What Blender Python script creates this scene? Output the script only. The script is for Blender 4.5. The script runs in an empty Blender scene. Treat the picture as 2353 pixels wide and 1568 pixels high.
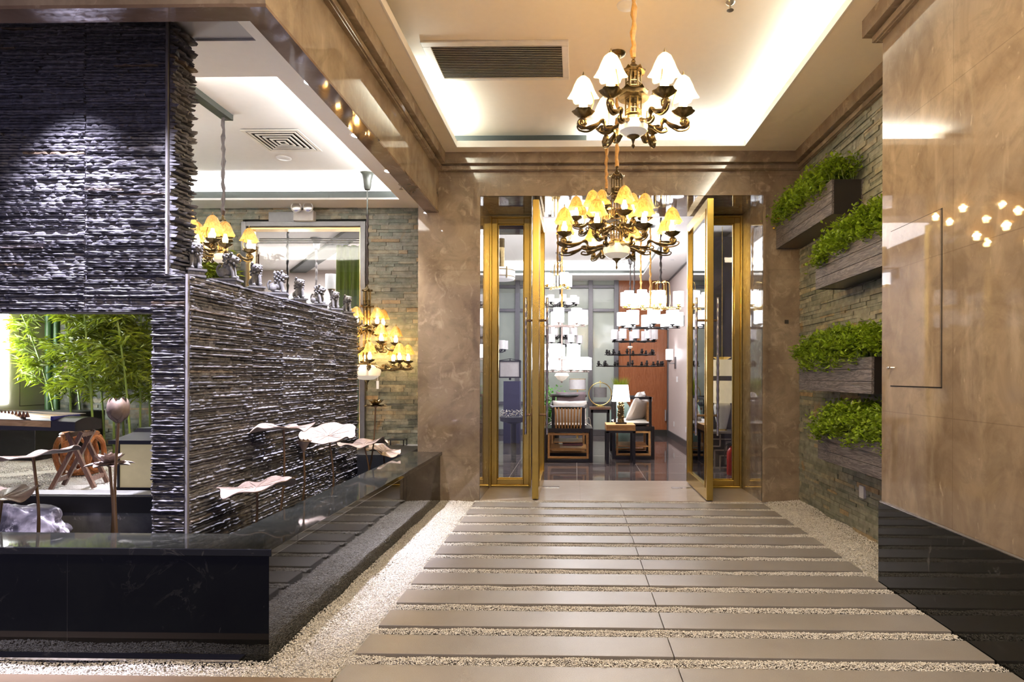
import bpy, bmesh, math, random
import numpy as np
from mathutils import Vector, Matrix, noise
R = random.Random(7)
PI = math.pi
sin, cos = math.sin, math.cos
sc = bpy.context.scene
COL = sc.collection
# ------------------------------------------------------------------ camera
F = 1400.0; PX, PY = 1295.0, 864.0; YAW = math.radians(1.12); ROLL = math.radians(0.15)
EYE = Vector((0, 0, 1.2))
cam = bpy.data.cameras.new('camera'); camo = bpy.data.objects.new('camera', cam); COL.objects.link(camo)
cam.sensor_width = 36; cam.lens = 36*F/2353; cam.clip_start = .05
cam.shift_x = -(PX-1176.5)/2353; cam.shift_y = (PY-784)/2353
camo.matrix_world = Matrix.Translation(EYE) @ Matrix.Rotation(YAW, 4, 'Z') @ Matrix.Rotation(PI/2, 4, 'X') @ Matrix.Rotation(ROLL, 4, 'Z')
sc.camera = camo

def at(px, py, Y=None, X=None, Z=None):
    """photo pixel -> point on a plane of the place"""
    dx, dy = (px-PX)/F, -(py-PY)/F
    c, s = cos(ROLL), sin(ROLL)
    dx, dy = dx*c - dy*s, dx*s + dy*c
    d = Vector((dx*cos(YAW)-sin(YAW), dx*sin(YAW)+cos(YAW), dy))
    if Y is not None: t = Y/d.y
    elif X is not None: t = X/d.x
    else: t = (Z-EYE.z)/d.z
    return EYE + d*t

# ------------------------------------------------------------------ materials
MATS = {}
def newmat(name):
    m = bpy.data.materials.new(name); m.use_nodes = True
    nt = m.node_tree; b = nt.nodes['Principled BSDF']
    MATS[name] = m
    return m, nt, b
class N:
    """tiny node helper"""
    def __init__(s, nt): s.nt = nt; s.L = nt.links.new
    def n(s, t, **k):
        x = s.nt.nodes.new(t)
        for a, v in k.items(): setattr(x, a, v)
        return x
    def noise(s, vec, scale, detail=4, rough=.55, dist=0.0):
        x = s.n('ShaderNodeTexNoise'); x.inputs['Scale'].default_value = scale; x.inputs['Detail'].default_value = detail
        x.inputs['Roughness'].default_value = rough; x.inputs['Distortion'].default_value = dist
        s.L(vec, x.inputs['Vector']); return x.outputs['Fac']
    def ramp(s, fac, stops, interp='LINEAR'):
        x = s.n('ShaderNodeValToRGB'); x.color_ramp.interpolation = interp
        e = x.color_ramp.elements
        while len(e) < len(stops): e.new(.5)
        for i, (p, c) in enumerate(stops):
            e[i].position = p; e[i].color = (*c, 1) if len(c) == 3 else c
        s.L(fac, x.inputs[0]); return x.outputs[0]
    def mix(s, fac, a, b, mode='MIX'):
        x = s.n('ShaderNodeMix', data_type='RGBA', blend_type=mode)
        for sock, v in ((x.inputs[0], fac), (x.inputs[6], a), (x.inputs[7], b)):
            if hasattr(v, 'is_output'): s.L(v, sock)
            elif isinstance(v, (int, float)): sock.default_value = v
            else: sock.default_value = (*v, 1)
        return x.outputs[2]
    def math(s, op, a, b=0.0, c=None):
        x = s.n('ShaderNodeMath', operation=op)
        for i, v in enumerate((a, b, c)):
            if v is None: continue
            if hasattr(v, 'is_output'): s.L(v, x.inputs[i])
            else: x.inputs[i].default_value = v
        return x.outputs[0]
    def coord(s, kind='Object'): return s.n('ShaderNodeTexCoord').outputs[kind]
    def scale(s, vec, v):
        x = s.n('ShaderNodeMapping'); x.inputs['Scale'].default_value = v; s.L(vec, x.inputs[0]); return x.outputs[0]
    def bump(s, h, dist, b, strength=1.0):
        x = s.n('ShaderNodeBump'); x.inputs['Distance'].default_value = dist; x.inputs['Strength'].default_value = strength
        s.L(h, x.inputs['Height']); s.L(x.outputs[0], b.inputs['Normal']); return x
    def island(s): return s.n('ShaderNodeNewGeometry').outputs['Random Per Island']

def plain(name, col, rough=.5, metal=0, emit=None, es=0, trans=0, spec=None, noisy=0, nscale=20, coat=0):
    m, nt, b = newmat(name)
    b.inputs['Base Color'].default_value = (*col, 1); b.inputs['Roughness'].default_value = rough; b.inputs['Metallic'].default_value = metal
    if spec is not None: b.inputs['Specular IOR Level'].default_value = spec
    if coat: b.inputs['Coat Weight'].default_value = coat; b.inputs['Coat Roughness'].default_value = .05
    if trans: b.inputs['Transmission Weight'].default_value = trans
    if emit: b.inputs['Emission Color'].default_value = (*emit, 1); b.inputs['Emission Strength'].default_value = es
    k = N(nt)
    f = k.noise(k.coord(), nscale, 3)
    a = noisy or (.012 if 'paint' in name or 'wall' in name else .05)
    c = k.ramp(f, [(.3, tuple(v*(1-a) for v in col)), (.7, tuple(min(1, v*(1+a)) for v in col))])
    k.L(c, b.inputs['Base Color'])
    return m

def joints(k, vec, axes, w=.004):
    """thin joint lines: axes = [(0|1|2, spacing, offset)]"""
    sp = k.n('ShaderNodeSeparateXYZ'); k.L(vec, sp.inputs[0]); tot = None
    for ax, s_, o in axes:
        v = k.math('DIVIDE', k.math('SUBTRACT', sp.outputs[ax], o - s_*100), s_)
        d = k.math('ABSOLUTE', k.math('SUBTRACT', k.math('FRACT', v), .5))
        l = k.math('GREATER_THAN', d, .5 - w/s_/2)
        tot = l if tot is None else k.math('MAXIMUM', tot, l)
    return tot

def marble(name, dark, mid, light, fleck, rough=.03, scale=1.0, streak=1.0, mot=0, fl=(.62, .74), axes=None, vein=.35, jc=None, bumpy=0, spec=.5):
    m, nt, b = newmat(name); k = N(nt); v = k.coord()
    f1 = k.noise(v, 2.2*scale, 9, .62, .7)
    c = k.ramp(f1, [(.3, dark), (.5, mid), (.7, light)])
    fw = k.noise(k.scale(v, (1, 1, max(streak, .5))), 26*scale, 5, .6, .5); fd = k.noise(v, 5*scale, 7, .65, .9)
    c = k.mix(k.ramp(fd, [(.34, (.40*mot,)*3), (.52, (0, 0, 0))]), c, tuple(q*.62 for q in dark))
    f2 = k.noise(k.scale(v, (1, 1, streak)), 7*scale, 8, .6, 1.2/max(1, 1/streak))
    c = k.mix(k.ramp(f2, [(fl[0], (0, 0, 0)), (fl[1], (.55 if streak == 1 else .42,)*3)]), c, fleck)
    c = k.mix(k.ramp(fw, [(.66, (0, 0, 0)), (.76, (.5*mot,)*3)]), c, fleck)
    # thin veins
    f3 = k.noise(v, 3.1*scale, 6, .6, .8)
    ve = k.math('ABSOLUTE', k.math('SUBTRACT', f3, .5))
    vm = k.ramp(ve, [(0, (1, 1, 1)), (.012, (0, 0, 0))])
    msk = k.ramp(k.noise(v, 1.7*scale, 3), [(.52, (0, 0, 0)), (.68, (1, 1, 1))])
    vv = k.math('MULTIPLY', k.math('MULTIPLY', vm, msk), vein)
    c = k.mix(vv, c, fleck)
    if axes:
        j = joints(k, v, axes)
        c = k.mix(k.math('MULTIPLY', j, .35), c, jc or tuple(x*.45 for x in dark))
    k.L(c, b.inputs['Base Color'])
    b.inputs['Roughness'].default_value = rough; b.inputs['Specular IOR Level'].default_value = spec
    if bumpy: k.bump(k.noise(v, 1.3, 2), bumpy, b)
    return m

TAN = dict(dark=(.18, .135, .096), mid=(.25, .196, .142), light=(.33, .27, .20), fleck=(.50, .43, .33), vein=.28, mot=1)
marble('marble_side', axes=[(1, 1.2, 2.93), (2, .8, 1.0)], streak=.3, fl=(.54, .76), **{**TAN, 'vein': .10})
marble('marble_front', fl=(.55, .72), axes=[(0, .8, .07), (2, .9, 1.32)], **TAN)
marble('marble_plain', fl=(.56, .73), **TAN)
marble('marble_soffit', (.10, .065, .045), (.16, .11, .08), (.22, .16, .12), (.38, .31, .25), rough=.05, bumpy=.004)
marble('marble_black', (.003, .003, .0035), (.005, .006, .006), (.008, .009, .008), (.10, .10, .095), rough=.035, vein=.3, spec=.38, axes=[(1, .62, 2.95), (0, .9, -1.28)], jc=(.05, .05, .05))
marble('marble_black_top', (.008, .009, .008), (.014, .015, .013), (.022, .022, .02), (.18, .18, .16), rough=.05, vein=.4, spec=.8)
marble('marble_grey', (.10, .103, .108), (.16, .163, .168), (.24, .24, .24), (.75, .75, .75), rough=.15, vein=1.0, scale=2)
marble('rock_marble', (.008, .008, .012), (.03, .028, .035), (.20, .18, .20), (.75, .7, .75), rough=.3, vein=.8, scale=2.2)
marble('threshold_stone', (.40, .335, .28), (.44, .37, .31), (.48, .41, .345), (.5, .43, .37), rough=.25, vein=.1, axes=[(0, 1.35, .05)])

def stone(name, ramp_stops, rough, bump=.004, sc_=14, pert=.5):
    m, nt, b = newmat(name); k = N(nt); v = k.coord()
    isl = k.island()
    c = k.ramp(isl, ramp_stops)
    f = k.noise(v, sc_, 6, .6)
    c = k.mix(1.0, c, k.ramp(f, [(.3, (1-pert,)*3), (.7, (1+pert*.4,)*3)]), 'MULTIPLY')
    k.L(c, b.inputs['Base Color']); b.inputs['Roughness'].default_value = rough
    k.bump(k.noise(v, sc_*6, 5, .65), bump, b)
    return m, k, c, b
stone('slate_dark', [(0, (.08, .08, .092)), (.5, (.14, .14, .158)), (.97, (.20, .197, .22)), (1, (.22, .16, .10))], .6, .004, 30)
MATS['slate_dark'].node_tree.nodes['Principled BSDF'].inputs['Specular IOR Level'].default_value = .3
MATS['slate_dark'].node_tree.nodes['Principled BSDF'].inputs['Roughness'].default_value = .72
m, k, c, b = stone('ledger_stone', [(0, (.17, .185, .145)), (.4, (.24, .25, .195)), (.75, (.30, .30, .24)), (.93, (.37, .33, .22)), (1, (.42, .29, .15))], .55, .004, 16)
o = k.ramp(k.noise(k.coord(), 2.3, 6, .6, .6), [(.60, (0, 0, 0)), (.70, (.75,)*3)])
k.L(k.mix(o, c, (.30, .17, .05)), b.inputs['Base Color'])

m, nt, b = newmat('slab_stone'); k = N(nt); v = k.coord()
c = k.ramp(k.noise(v, 1.6, 5, .6), [(.3, (.225, .21, .197)), (.7, (.295, .276, .258))])
c = k.mix(k.ramp(k.noise(v, 260, 2), [(.35, (.4,)*3), (.6, (0, 0, 0))]), c, (.18, .16, .14))
k.L(c, b.inputs['Base Color']); b.inputs['Roughness'].default_value = .30
k.bump(k.noise(v, 350, 2), .0006, b)

m, nt, b = newmat('gravel_white'); k = N(nt)
c = k.ramp(k.island(), [(0, (.38, .35, .31)), (.15, (.58, .55, .50)), (.6, (.72, .69, .645)), (1, (.84, .82, .78))])
k.L(c, b.inputs['Base Color']); b.inputs['Roughness'].default_value = .7
m, nt, b = newmat('gravel_bed'); k = N(nt); v = k.coord()
f = k.noise(v, 130, 3, .6)
k.L(k.ramp(f, [(.3, (.40, .36, .30)), (.6, (.72, .68, .61))]), b.inputs['Base Color']); b.inputs['Roughness'].default_value = .9
k.bump(f, .006, b)

def wood(name, dark, light, axis=1, rough=.45, sc_=1.0, planks=None):
    m, nt, b = newmat(name); k = N(nt)
    s = [14, 14, 14]; s[axis] = 1.2
    v = k.scale(k.coord(), [x*sc_ for x in s])
    f = k.noise(v, 1.5, 6, .6, 1.6)
    w = k.math('FRACT', k.math('MULTIPLY', f, 7.0))
    c = k.ramp(w, [(0, dark), (.55, light), (1, dark)])
    if planks:
        j = joints(k, k.coord(), planks, .006)
        c = k.mix(j, c, tuple(x*.2 for x in dark))
    k.L(c, b.inputs['Base Color']); b.inputs['Roughness'].default_value = rough
    k.bump(w, .001, b)
    return m
wood('planter_wood', (.030, .026, .028), (.17, .15, .155), 1, .5)
wood('honey_wood', (.42, .21, .07), (.60, .33, .13), 0, .35, .8)
wood('red_wood', (.12, .035, .018), (.20, .065, .03), 2, .3)
wood('brown_wood', (.09, .045, .03), (.16, .08, .05), 2, .35)
wood('orange_root', (.30, .085, .015), (.48, .17, .04), 2, .3)
wood('cladding_wood', (.27, .085, .028), (.33, .115, .04), 2, .18, .6)
wood('soundboard', (.55, .33, .13), (.72, .48, .22), 0, .3, .5)

plain('paint_white', (.80, .78, .75), .6)
plain('dark_enamel', (.05, .055, .045), .3)
plain('paint_ceiling', (.86, .785, .66), .6)
plain('paint_grey', (.42, .42, .44), .7)
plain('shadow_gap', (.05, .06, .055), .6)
plain('paint_cream', (.62, .57, .46), .5)
plain('panel_line', (.12, .10, .08), .5)
plain('wall_pink', (.62, .54, .51), .45)
plain('wall_grey', (.28, .28, .28), .6)
plain('matte_black', (.012, .012, .013), .4)
plain('black_wood', (.014, .012, .013), .28)
plain('dark_panel', (.07, .062, .072), .35)
plain('navy_cloth', (.035, .035, .09), .6)
plain('white_plastic', (.8, .8, .8), .35)
plain('grille_white', (.74, .70, .62), .4)
plain('duct_dark', (.02, .018, .014), .8)
plain('gold', (.62, .43, .10), .27, 1, noisy=.05)
plain('gold_pale', (.85, .62, .28), .25, 1)
plain('brass_bronze', (.17, .125, .06), .32, 1, noisy=.35, nscale=60)
plain('brass_bright', (.80, .60, .22), .25, 1)
plain('iron_black', (.02, .019, .02), .35, .6)
plain('steel', (.62, .60, .58), .2, 1)
plain('frame_grey', (.16, .16, .165), .35, .7)
plain('alabaster', (.80, .74, .66), .2, emit=(1, .9, .75), es=.12)
plain('bulb_warm', (1, .8, .5), .4, emit=(1, .62, .22), es=22)
plain('bulb_white', (1, 1, 1), .4, emit=(1, .95, .92), es=20)
plain('glow_shade', (.9, .82, .6), .3, emit=(1, .80, .45), es=1.0)
plain('lit_white_shade', (.9, .9, .92), .4, emit=(.97, .95, 1), es=2.6)
plain('unlit_shade', (.58, .56, .57), .4)
plain('lamp_shade_lit', (.9, .88, .84), .5, emit=(1, .97, .93), es=1.6)
plain('cream_shade', (.74, .62, .44), .6, emit=(1, .8, .5), es=.15)
plain('grey_shade', (.20, .19, .19), .7)
plain('silk_orange', (.40, .205, .04), .45, noisy=.3, nscale=40)
plain('cord_dark', (.035, .025, .024), .6)
plain('stone_lion', (.10, .098, .104), .75, noisy=.25, nscale=90)
plain('lotus_copper', (.21, .16, .135), .5, .3, noisy=.22, nscale=30)
plain('lotus_stem', (.22, .14, .08), .4, .8)
plain('leaf_green', (.14, .30, .025), .45, noisy=.4, nscale=40)
plain('bamboo_leaf', (.20, .36, .03), .4, noisy=.4, nscale=20)
plain('bamboo_culm', (.18, .26, .05), .3)
plain('plant_green', (.06, .22, .03), .4)
plain('curtain_green', (.40, .46, .15), .7)
plain('curtain_brown', (.18, .085, .045), .6)
plain('cushion_white', (.72, .69, .66), .8)
plain('cushion_print', (.10, .07, .075), .8)
plain('celadon', (.30, .46, .40), .12, coat=.5)
plain('porcelain', (.78, .77, .74), .1, coat=.6)
plain('extinguisher_red', (.5, .015, .01), .25)
plain('lantern_panel', (.52, .46, .27), .6, emit=(1, .82, .45), es=.08)
plain('lattice_grey', (.30, .27, .24), .4, .3)
plain('book_purple', (.20, .09, .14), .6)
plain('book_white', (.7, .66, .62), .6)
plain('joint_grey', (.16, .155, .165), .7)
plain('trim_tan', (.24, .18, .13), .4)
plain('string_pale', (.7, .65, .55), .4)
plain('blue_cloth', (.03, .03, .25), .6)
plain('sprinkler_metal', (.4, .38, .33), .3, .9)
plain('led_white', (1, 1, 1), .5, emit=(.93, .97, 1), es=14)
plain('led_small', (1, 1, 1), .5, emit=(.95, .93, 1), es=25)
plain('leaf_dark', (.03, .07, .02), .4)
plain('steel_dark', (.13, .13, .14), .4, .6)
plain('grille_grey', (.45, .43, .42), .5)
plain('flower_red', (.8, .05, .03), .5)
plain('flower_yellow', (.8, .5, .03), .5)

# translucent amber resin shade of the chandeliers
m, nt, b = newmat('amber_shade'); k = N(nt)
f = k.noise(k.scale(k.coord(), (1, 1, .35)), 60, 4, .6, 1.0)
c = k.ramp(f, [(.38, (.22, .13, .035)), (.62, (.50, .34, .12))])
k.L(c, b.inputs['Base Color']); b.inputs['Roughness'].default_value = .4
b.inputs['Emission Color'].default_value = (1, .60, .18, 1); b.inputs['Emission Strength'].default_value = .05
tr = k.n('ShaderNodeBsdfTranslucent'); k.L(c, tr.inputs[0]); ms = k.n('ShaderNodeMixShader'); ms.inputs[0].default_value = .32
k.L(b.outputs[0], ms.inputs[1]); k.L(tr.outputs[0], ms.inputs[2])
tp_ = k.n('ShaderNodeBsdfTransparent'); tp_.inputs[0].default_value = (1, .72, .38, 1); m2 = k.n('ShaderNodeMixShader'); m2.inputs[0].default_value = .16
k.L(ms.outputs[0], m2.inputs[1]); k.L(tp_.outputs[0], m2.inputs[2]); k.L(m2.outputs[0], nt.nodes['Material Output'].inputs[0])

# thin white glass of the nearest chandelier: glows and lets its bulb light through
nt = MATS['glow_shade'].node_tree; k = N(nt); b = nt.nodes['Principled BSDF']
tr = k.n('ShaderNodeBsdfTranslucent'); tr.inputs[0].default_value = (.95, .85, .65, 1); ms = k.n('ShaderNodeMixShader'); ms.inputs[0].default_value = .4
k.L(b.outputs[0], ms.inputs[1]); k.L(tr.outputs[0], ms.inputs[2])
tp_ = k.n('ShaderNodeBsdfTransparent'); tp_.inputs[0].default_value = (1, .86, .62, 1); m2 = k.n('ShaderNodeMixShader'); m2.inputs[0].default_value = .42
k.L(ms.outputs[0], m2.inputs[1]); k.L(tp_.outputs[0], m2.inputs[2]); k.L(m2.outputs[0], nt.nodes['Material Output'].inputs[0])
# leaves let light through
for nm, col in (('curtain_green', (.42, .50, .14)), ('leaf_green', (.30, .46, .02)), ('bamboo_leaf', (.28, .36, .02)), ('plant_green', (.12, .4, .05))):
    nt = MATS[nm].node_tree; k = N(nt); b = nt.nodes['Principled BSDF']
    tr = k.n('ShaderNodeBsdfTranslucent'); tr.inputs[0].default_value = (*col, 1); ms = k.n('ShaderNodeMixShader'); ms.inputs[0].default_value = .3
    rp = k.ramp(k.island(), [(0, tuple(x*.30 for x in col)), (1, tuple(x*.9 for x in col))]); k.L(rp, b.inputs['Base Color'])
    k.L(b.outputs[0], ms.inputs[1]); k.L(tr.outputs[0], ms.inputs[2]); k.L(ms.outputs[0], nt.nodes['Material Output'].inputs[0])

def glassmat(name, tint, refl, rough=.0):
    m, nt, b = newmat(name); k = N(nt)
    t = k.n('ShaderNodeBsdfTransparent'); t.inputs[0].default_value = (*tint, 1)
    g = k.n('ShaderNodeBsdfGlossy'); g.inputs['Roughness'].default_value = rough; g.inputs[0].default_value = (1, 1, 1, 1)
    fr = k.n('ShaderNodeFresnel'); fr.inputs[0].default_value = refl
    ms = k.n('ShaderNodeMixShader'); k.L(fr.outputs[0], ms.inputs[0]); k.L(t.outputs[0], ms.inputs[1]); k.L(g.outputs[0], ms.inputs[2])
    k.L(ms.outputs[0], nt.nodes['Material Output'].inputs[0]); nt.nodes.remove(b)
glassmat('glass', (.93, .95, .95), 1.5)
m, nt, b = newmat('frosted_glass'); b.inputs['Base Color'].default_value = (.38, .42, .37, 1); b.inputs['Roughness'].default_value = .10
k = N(nt); k.L(k.ramp(k.noise(k.coord(), 1.1, 3), [(.35, (.30, .34, .30)), (.65, (.42, .46, .40))]), b.inputs['Base Color'])
# shop floor: dark polished grey marble tiles
m, nt, b = newmat('shop_floor'); k = N(nt); v = k.coord()
f = k.noise(k.scale(v, (1, 2.2, 1)), 3, 9, .65, 1.4)
c = k.ramp(f, [(.3, (.045, .036, .036)), (.5, (.10, .078, .075)), (.7, (.17, .14, .13))])
c = k.mix(joints(k, v, [(0, .8, .02), (1, .8, 7.55)], .008), c, (.38, .33, .30))
k.L(c, b.inputs['Base Color']); b.inputs['Roughness'].default_value = .05

# ------------------------------------------------------------------ mesh building
class MB:
    def __init__(s): s.v = []; s.f = []
    def add(s, vs, fs):
        o = len(s.v); s.v.extend([tuple(p) for p in vs]); s.f.extend([tuple(i+o for i in f) for f in fs]); return s
    def box(s, a, b, M=None):
        (x0, y0, z0), (x1, y1, z1) = a, b
        if x0 > x1: x0, x1 = x1, x0
        if y0 > y1: y0, y1 = y1, y0
        if z0 > z1: z0, z1 = z1, z0
        vs = [(x0,y0,z0),(x1,y0,z0),(x1,y1,z0),(x0,y1,z0),(x0,y0,z1),(x1,y0,z1),(x1,y1,z1),(x0,y1,z1)]
        if M is not None: vs = [M @ Vector(p) for p in vs]
        return s.add(vs, [(0,3,2,1),(4,5,6,7),(0,1,5,4),(1,2,6,5),(2,3,7,6),(3,0,4,7)])
    def lathe(s, prof, n=24, c=(0,0,0), ruffle=0, k=6, M=None, ph=0, cap=True):
        """prof [(r,z)]; ruffle modulates radius and height with k lobes, growing with index"""
        vs = []; m = len(prof)
        for j, (r, z) in enumerate(prof):
            for i in range(n):
                a = 2*PI*i/n
                w = ruffle*cos(k*a+ph)*(1-j/(m-1)) if ruffle else 0
                p = Vector((c[0]+(r*(1+w))*cos(a), c[1]+(r*(1+w))*sin(a), c[2]+z+w*r*.6))
                vs.append(M @ p if M is not None else p)
        fs = [(j*n+i, j*n+(i+1) % n, (j+1)*n+(i+1) % n, (j+1)*n+i) for j in range(m-1) for i in range(n)]
        if cap:
            if prof[0][0] > 1e-5: fs.append(tuple(range(n-1, -1, -1)))
            if prof[-1][0] > 1e-5: fs.append(tuple((m-1)*n+i for i in range(n)))
        return s.add(vs, fs)
    def tube(s, pts, r, n=8, M=None, flat=1.0):
        pts = [Vector(p) for p in pts]; m = len(pts)
        rr = r if isinstance(r, (list, tuple)) else [r]*m
        vs = []; up = None
        for i, p in enumerate(pts):
            t = (pts[min(i+1, m-1)] - pts[max(i-1, 0)])
            if t.length < 1e-9: t = Vector((0, 0, 1))
            t.normalize()
            if up is None:
                up = Vector((0, 1, 0)) if abs(t.y) < .9 else Vector((1, 0, 0))
            u = (up - t*up.dot(t)).normalized(); w = t.cross(u); up = u
            for q in range(n):
                a = 2*PI*q/n
                v = p + (u*cos(a)*flat + w*sin(a))*rr[i]
                vs.append(M @ v if M is not None else v)
        fs = [(j*n+i, j*n+(i+1) % n, (j+1)*n+(i+1) % n, (j+1)*n+i) for j in range(m-1) for i in range(n)]
        fs += [tuple(range(n-1, -1, -1)), tuple((m-1)*n+i for i in range(n))]
        return s.add(vs, fs)
    def bar(s, a, b, w, h=None):
        """rectangular bar from a to b"""
        a, b = Vector(a), Vector(b); h = h or w
        t = (b-a).normalized(); up = Vector((0, 0, 1)) if abs(t.z) < .9 else Vector((0, 1, 0))
        u = t.cross(up).normalized()*w/2; v = u.cross(t).normalized()*h/2
        vs = [a-u-v, a+u-v, a+u+v, a-u+v, b-u-v, b+u-v, b+u+v, b-u+v]
        return s.add(vs, [(0,3,2,1),(4,5,6,7),(0,1,5,4),(1,2,6,5),(2,3,7,6),(3,0,4,7)])
    def ball(s, c, r, n=12, sz=(1,1,1), M=None):
        pr = [(max(1e-4, sin(PI*j/n))*r, -cos(PI*j/n)*r) for j in range(n+1)]
        vs0 = len(s.v); s.lathe(pr, n*2, (0,0,0), cap=False)
        for i in range(vs0, len(s.v)):
            p = Vector(s.v[i]); p = Vector((p.x*sz[0], p.y*sz[1], p.z*sz[2]))
            if M is not None: p = M @ p
            s.v[i] = tuple(p + Vector(c))
        return s
    def mesh(s, name, mat, smooth=False, mod=None):
        me = bpy.data.meshes.new(name); me.from_pydata(s.v, [], s.f); me.validate(); me.update()
        bm = bmesh.new(); bm.from_mesh(me); bmesh.ops.recalc_face_normals(bm, faces=bm.faces); bm.to_mesh(me); bm.free()
        if smooth:
            me.polygons.foreach_set('use_smooth', [True]*len(me.polygons))
            try: me.set_sharp_from_angle(angle=math.radians(38))
            except Exception: pass
        me.materials.append(MATS[mat]); return me
    def build(s, name, mat, parent=None, smooth=False, bevel=0, **kw):
        o = bpy.data.objects.new(name, s.mesh(name, mat, smooth)); COL.objects.link(o)
        if parent is not None: o.parent = parent
        if bevel:
            b = o.modifiers.new('b', 'BEVEL'); b.width = bevel; b.segments = 2; b.limit_method = 'ANGLE'
        for a, v in kw.items(): o[a] = v
        return o
def B(name, mat, a, b, parent=None, bevel=0, **kw): return MB().box(a, b).build(name, mat, parent, bevel=bevel, **kw)
def S(o): o['kind'] = 'structure'; return o
def tag(o, label, cat, group=None, kind=None):
    o['label'] = label; o['category'] = cat
    if group: o['group'] = group
    if kind: o['kind'] = kind
    return o
def thing(name, label, cat, loc=(0,0,0), rz=0, group=None):
    o = bpy.data.objects.new(name, None); COL.objects.link(o); o.location = loc; o.rotation_euler = (0, 0, rz); o.empty_display_size = .1
    return tag(o, label, cat, group)
KIDS = {}
def copy_tree(o, parent=None):
    c = o.copy(); COL.objects.link(c)
    if parent is not None: c.parent = parent
    for ch in [x for x in o.children]: copy_tree(ch, c)
    return c
def inst(name, me, parent, loc=(0,0,0), rz=0, **kw):
    o = bpy.data.objects.new(name, me); COL.objects.link(o); o.parent = parent; o.location = loc; o.rotation_euler = (0, 0, rz)
    for a, v in kw.items(): o[a] = v
    return o
def ordinal(i): return ['first','second','third','fourth','fifth','sixth','seventh','eighth','ninth','tenth','eleventh','twelfth','thirteenth','fourteenth','fifteenth'][i]
def area(name, loc, rot, sx, sy, power, col, spread=None):
    l = bpy.data.lights.new(name, 'AREA'); l.shape = 'RECTANGLE'; l.size = sx; l.size_y = sy; l.energy = power; l.color = col
    if spread: l.spread = spread
    o = bpy.data.objects.new(name, l); COL.objects.link(o); o.location = loc; o.rotation_euler = rot; return o
def point(name, loc, power, col, r=.03, parent=None):
    l = bpy.data.lights.new(name, 'POINT'); l.energy = power; l.color = col; l.shadow_soft_size = r
    o = bpy.data.objects.new(name, l); COL.objects.link(o); o.location = loc
    if parent is not None: o.parent = parent
    return o
def spot(name, loc, target, power, col, angle=60, blend=.6, r=.03):
    l = bpy.data.lights.new(name, 'SPOT'); l.energy = power; l.color = col; l.spot_size = math.radians(angle); l.spot_blend = blend; l.shadow_soft_size = r
    o = bpy.data.objects.new(name, l); COL.objects.link(o); o.location = loc
    o.rotation_euler = (Vector(target)-Vector(loc)).to_track_quat('-Z', 'Y').to_euler(); return o
# ================================================================== SETTING
YW = 5.87; ZC = 3.33; ZT = 3.50; XB = -1.33; XR = 1.78; XS = 2.15; YB = 3.60
ZL = 3.08; YS = 6.8; ZF = .40        # left room: ceiling, back wall, raised floor
# floor bed under everything
S(B('floor', 'gravel_bed', (-6.2, 2.405, -.12), (2.6, YW+.02, -.045)))
S(B('floor_near', 'marble_black_top', (-6.2, -2.5, -.12), (XR, 2.34, -.005)))
S(B('trim_floor_edge', 'trim_tan', (-6.2, 2.34, -.12), (-.96, 2.405, -.005)))
S(B('floor_threshold', 'threshold_stone', (-.93, YW-.008, -.10), (1.82, 7.0, .0), bevel=.003))
S(B('floor_shop', 'shop_floor', (-1.68, 7.0, -.08), (2.6, 13.1, .0)))
# far marble wall with the portal
wf = MB()
wf.box((-1.526, YW, -.1), (-.92, 6.62, ZC)).box((1.785, YW, -.1), (2.5, 6.62, ZC)).box((-.92, YW, 2.93), (1.785, 6.62, ZC))
S(wf.build('wall_far', 'marble_front'))
tm = MB()
for (o_, d_) in ((.055, .012), (.03, .022)):
    tm.box((-.92-o_, YW-d_, 0), (-.92, YW, 2.93)).box((1.785, YW-d_, 0), (1.785+o_, YW, 2.93)).box((-.92-o_, YW-d_, 2.93), (1.785+o_, YW, 2.93+o_))
S(tm.build('trim_portal', 'marble_plain'))
S(B('trim_wall_opening', 'duct_dark', (2.0, YW-.004, 1.705), (2.035, YW, 1.74)))
# crown mouldings : two steps
def crown(name, segs):
    m = MB()
    for a, b in segs: m.box(a, b)
    return S(m.build(name, 'marble_plain', bevel=.003))
crown('trim_crown_far', [((XB, YW-.085, 3.225), (XS, YW+.01, ZC+.001)), ((XB, YW-.045, 3.175), (XS, YW+.01, 3.213)), ((XB, YW-.03, 3.17), (XS, YW+.01, 3.23))])
crown('trim_crown_beam', [((XB-.02, 2.58, 3.225), (XB+.085, YW-.085, ZC+.001)), ((XB-.02, 2.58, 3.175), (XB+.045, YW-.045, 3.213)), ((XB-.02, 2.58, 3.17), (XB+.03, YW-.03, 3.23))])
crown('trim_crown_right', [((XS-.085, YB, 3.225), (XS+.03, YW-.085, ZC+.001)), ((XS-.045, YB, 3.175), (XS+.03, YW-.045, 3.213)), ((XS-.03, YB, 3.17), (XS+.03, YW-.03, 3.23)),
      ((XR-.07, -1.5, 3.225), (XR+.05, YB+.085, ZC+.001)), ((XR-.03, -1.5, 3.175), (XR+.05, YB+.045, 3.213)), ((XR-.015, -1.5, 3.17), (XR+.05, YB+.03, 3.23)), ((XR, YB-.05, 3.225), (XS, YB+.085, ZC))])
# marble beam between foyer and left room + cross beam
S(B('beam_marble', 'marble_side', (-1.45, 2.58, 2.79), (XB, YW+.01, ZC+.2)))
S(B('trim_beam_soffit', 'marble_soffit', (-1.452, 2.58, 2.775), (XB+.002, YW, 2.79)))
S(B('beam_front', 'marble_side', (-6.2, 2.58, 2.79), (-1.45, 2.68, ZC+.2)))
S(B('trim_front_soffit', 'marble_soffit', (-6.2, 2.578, 2.775), (-1.452, 2.682, 2.79)))
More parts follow.
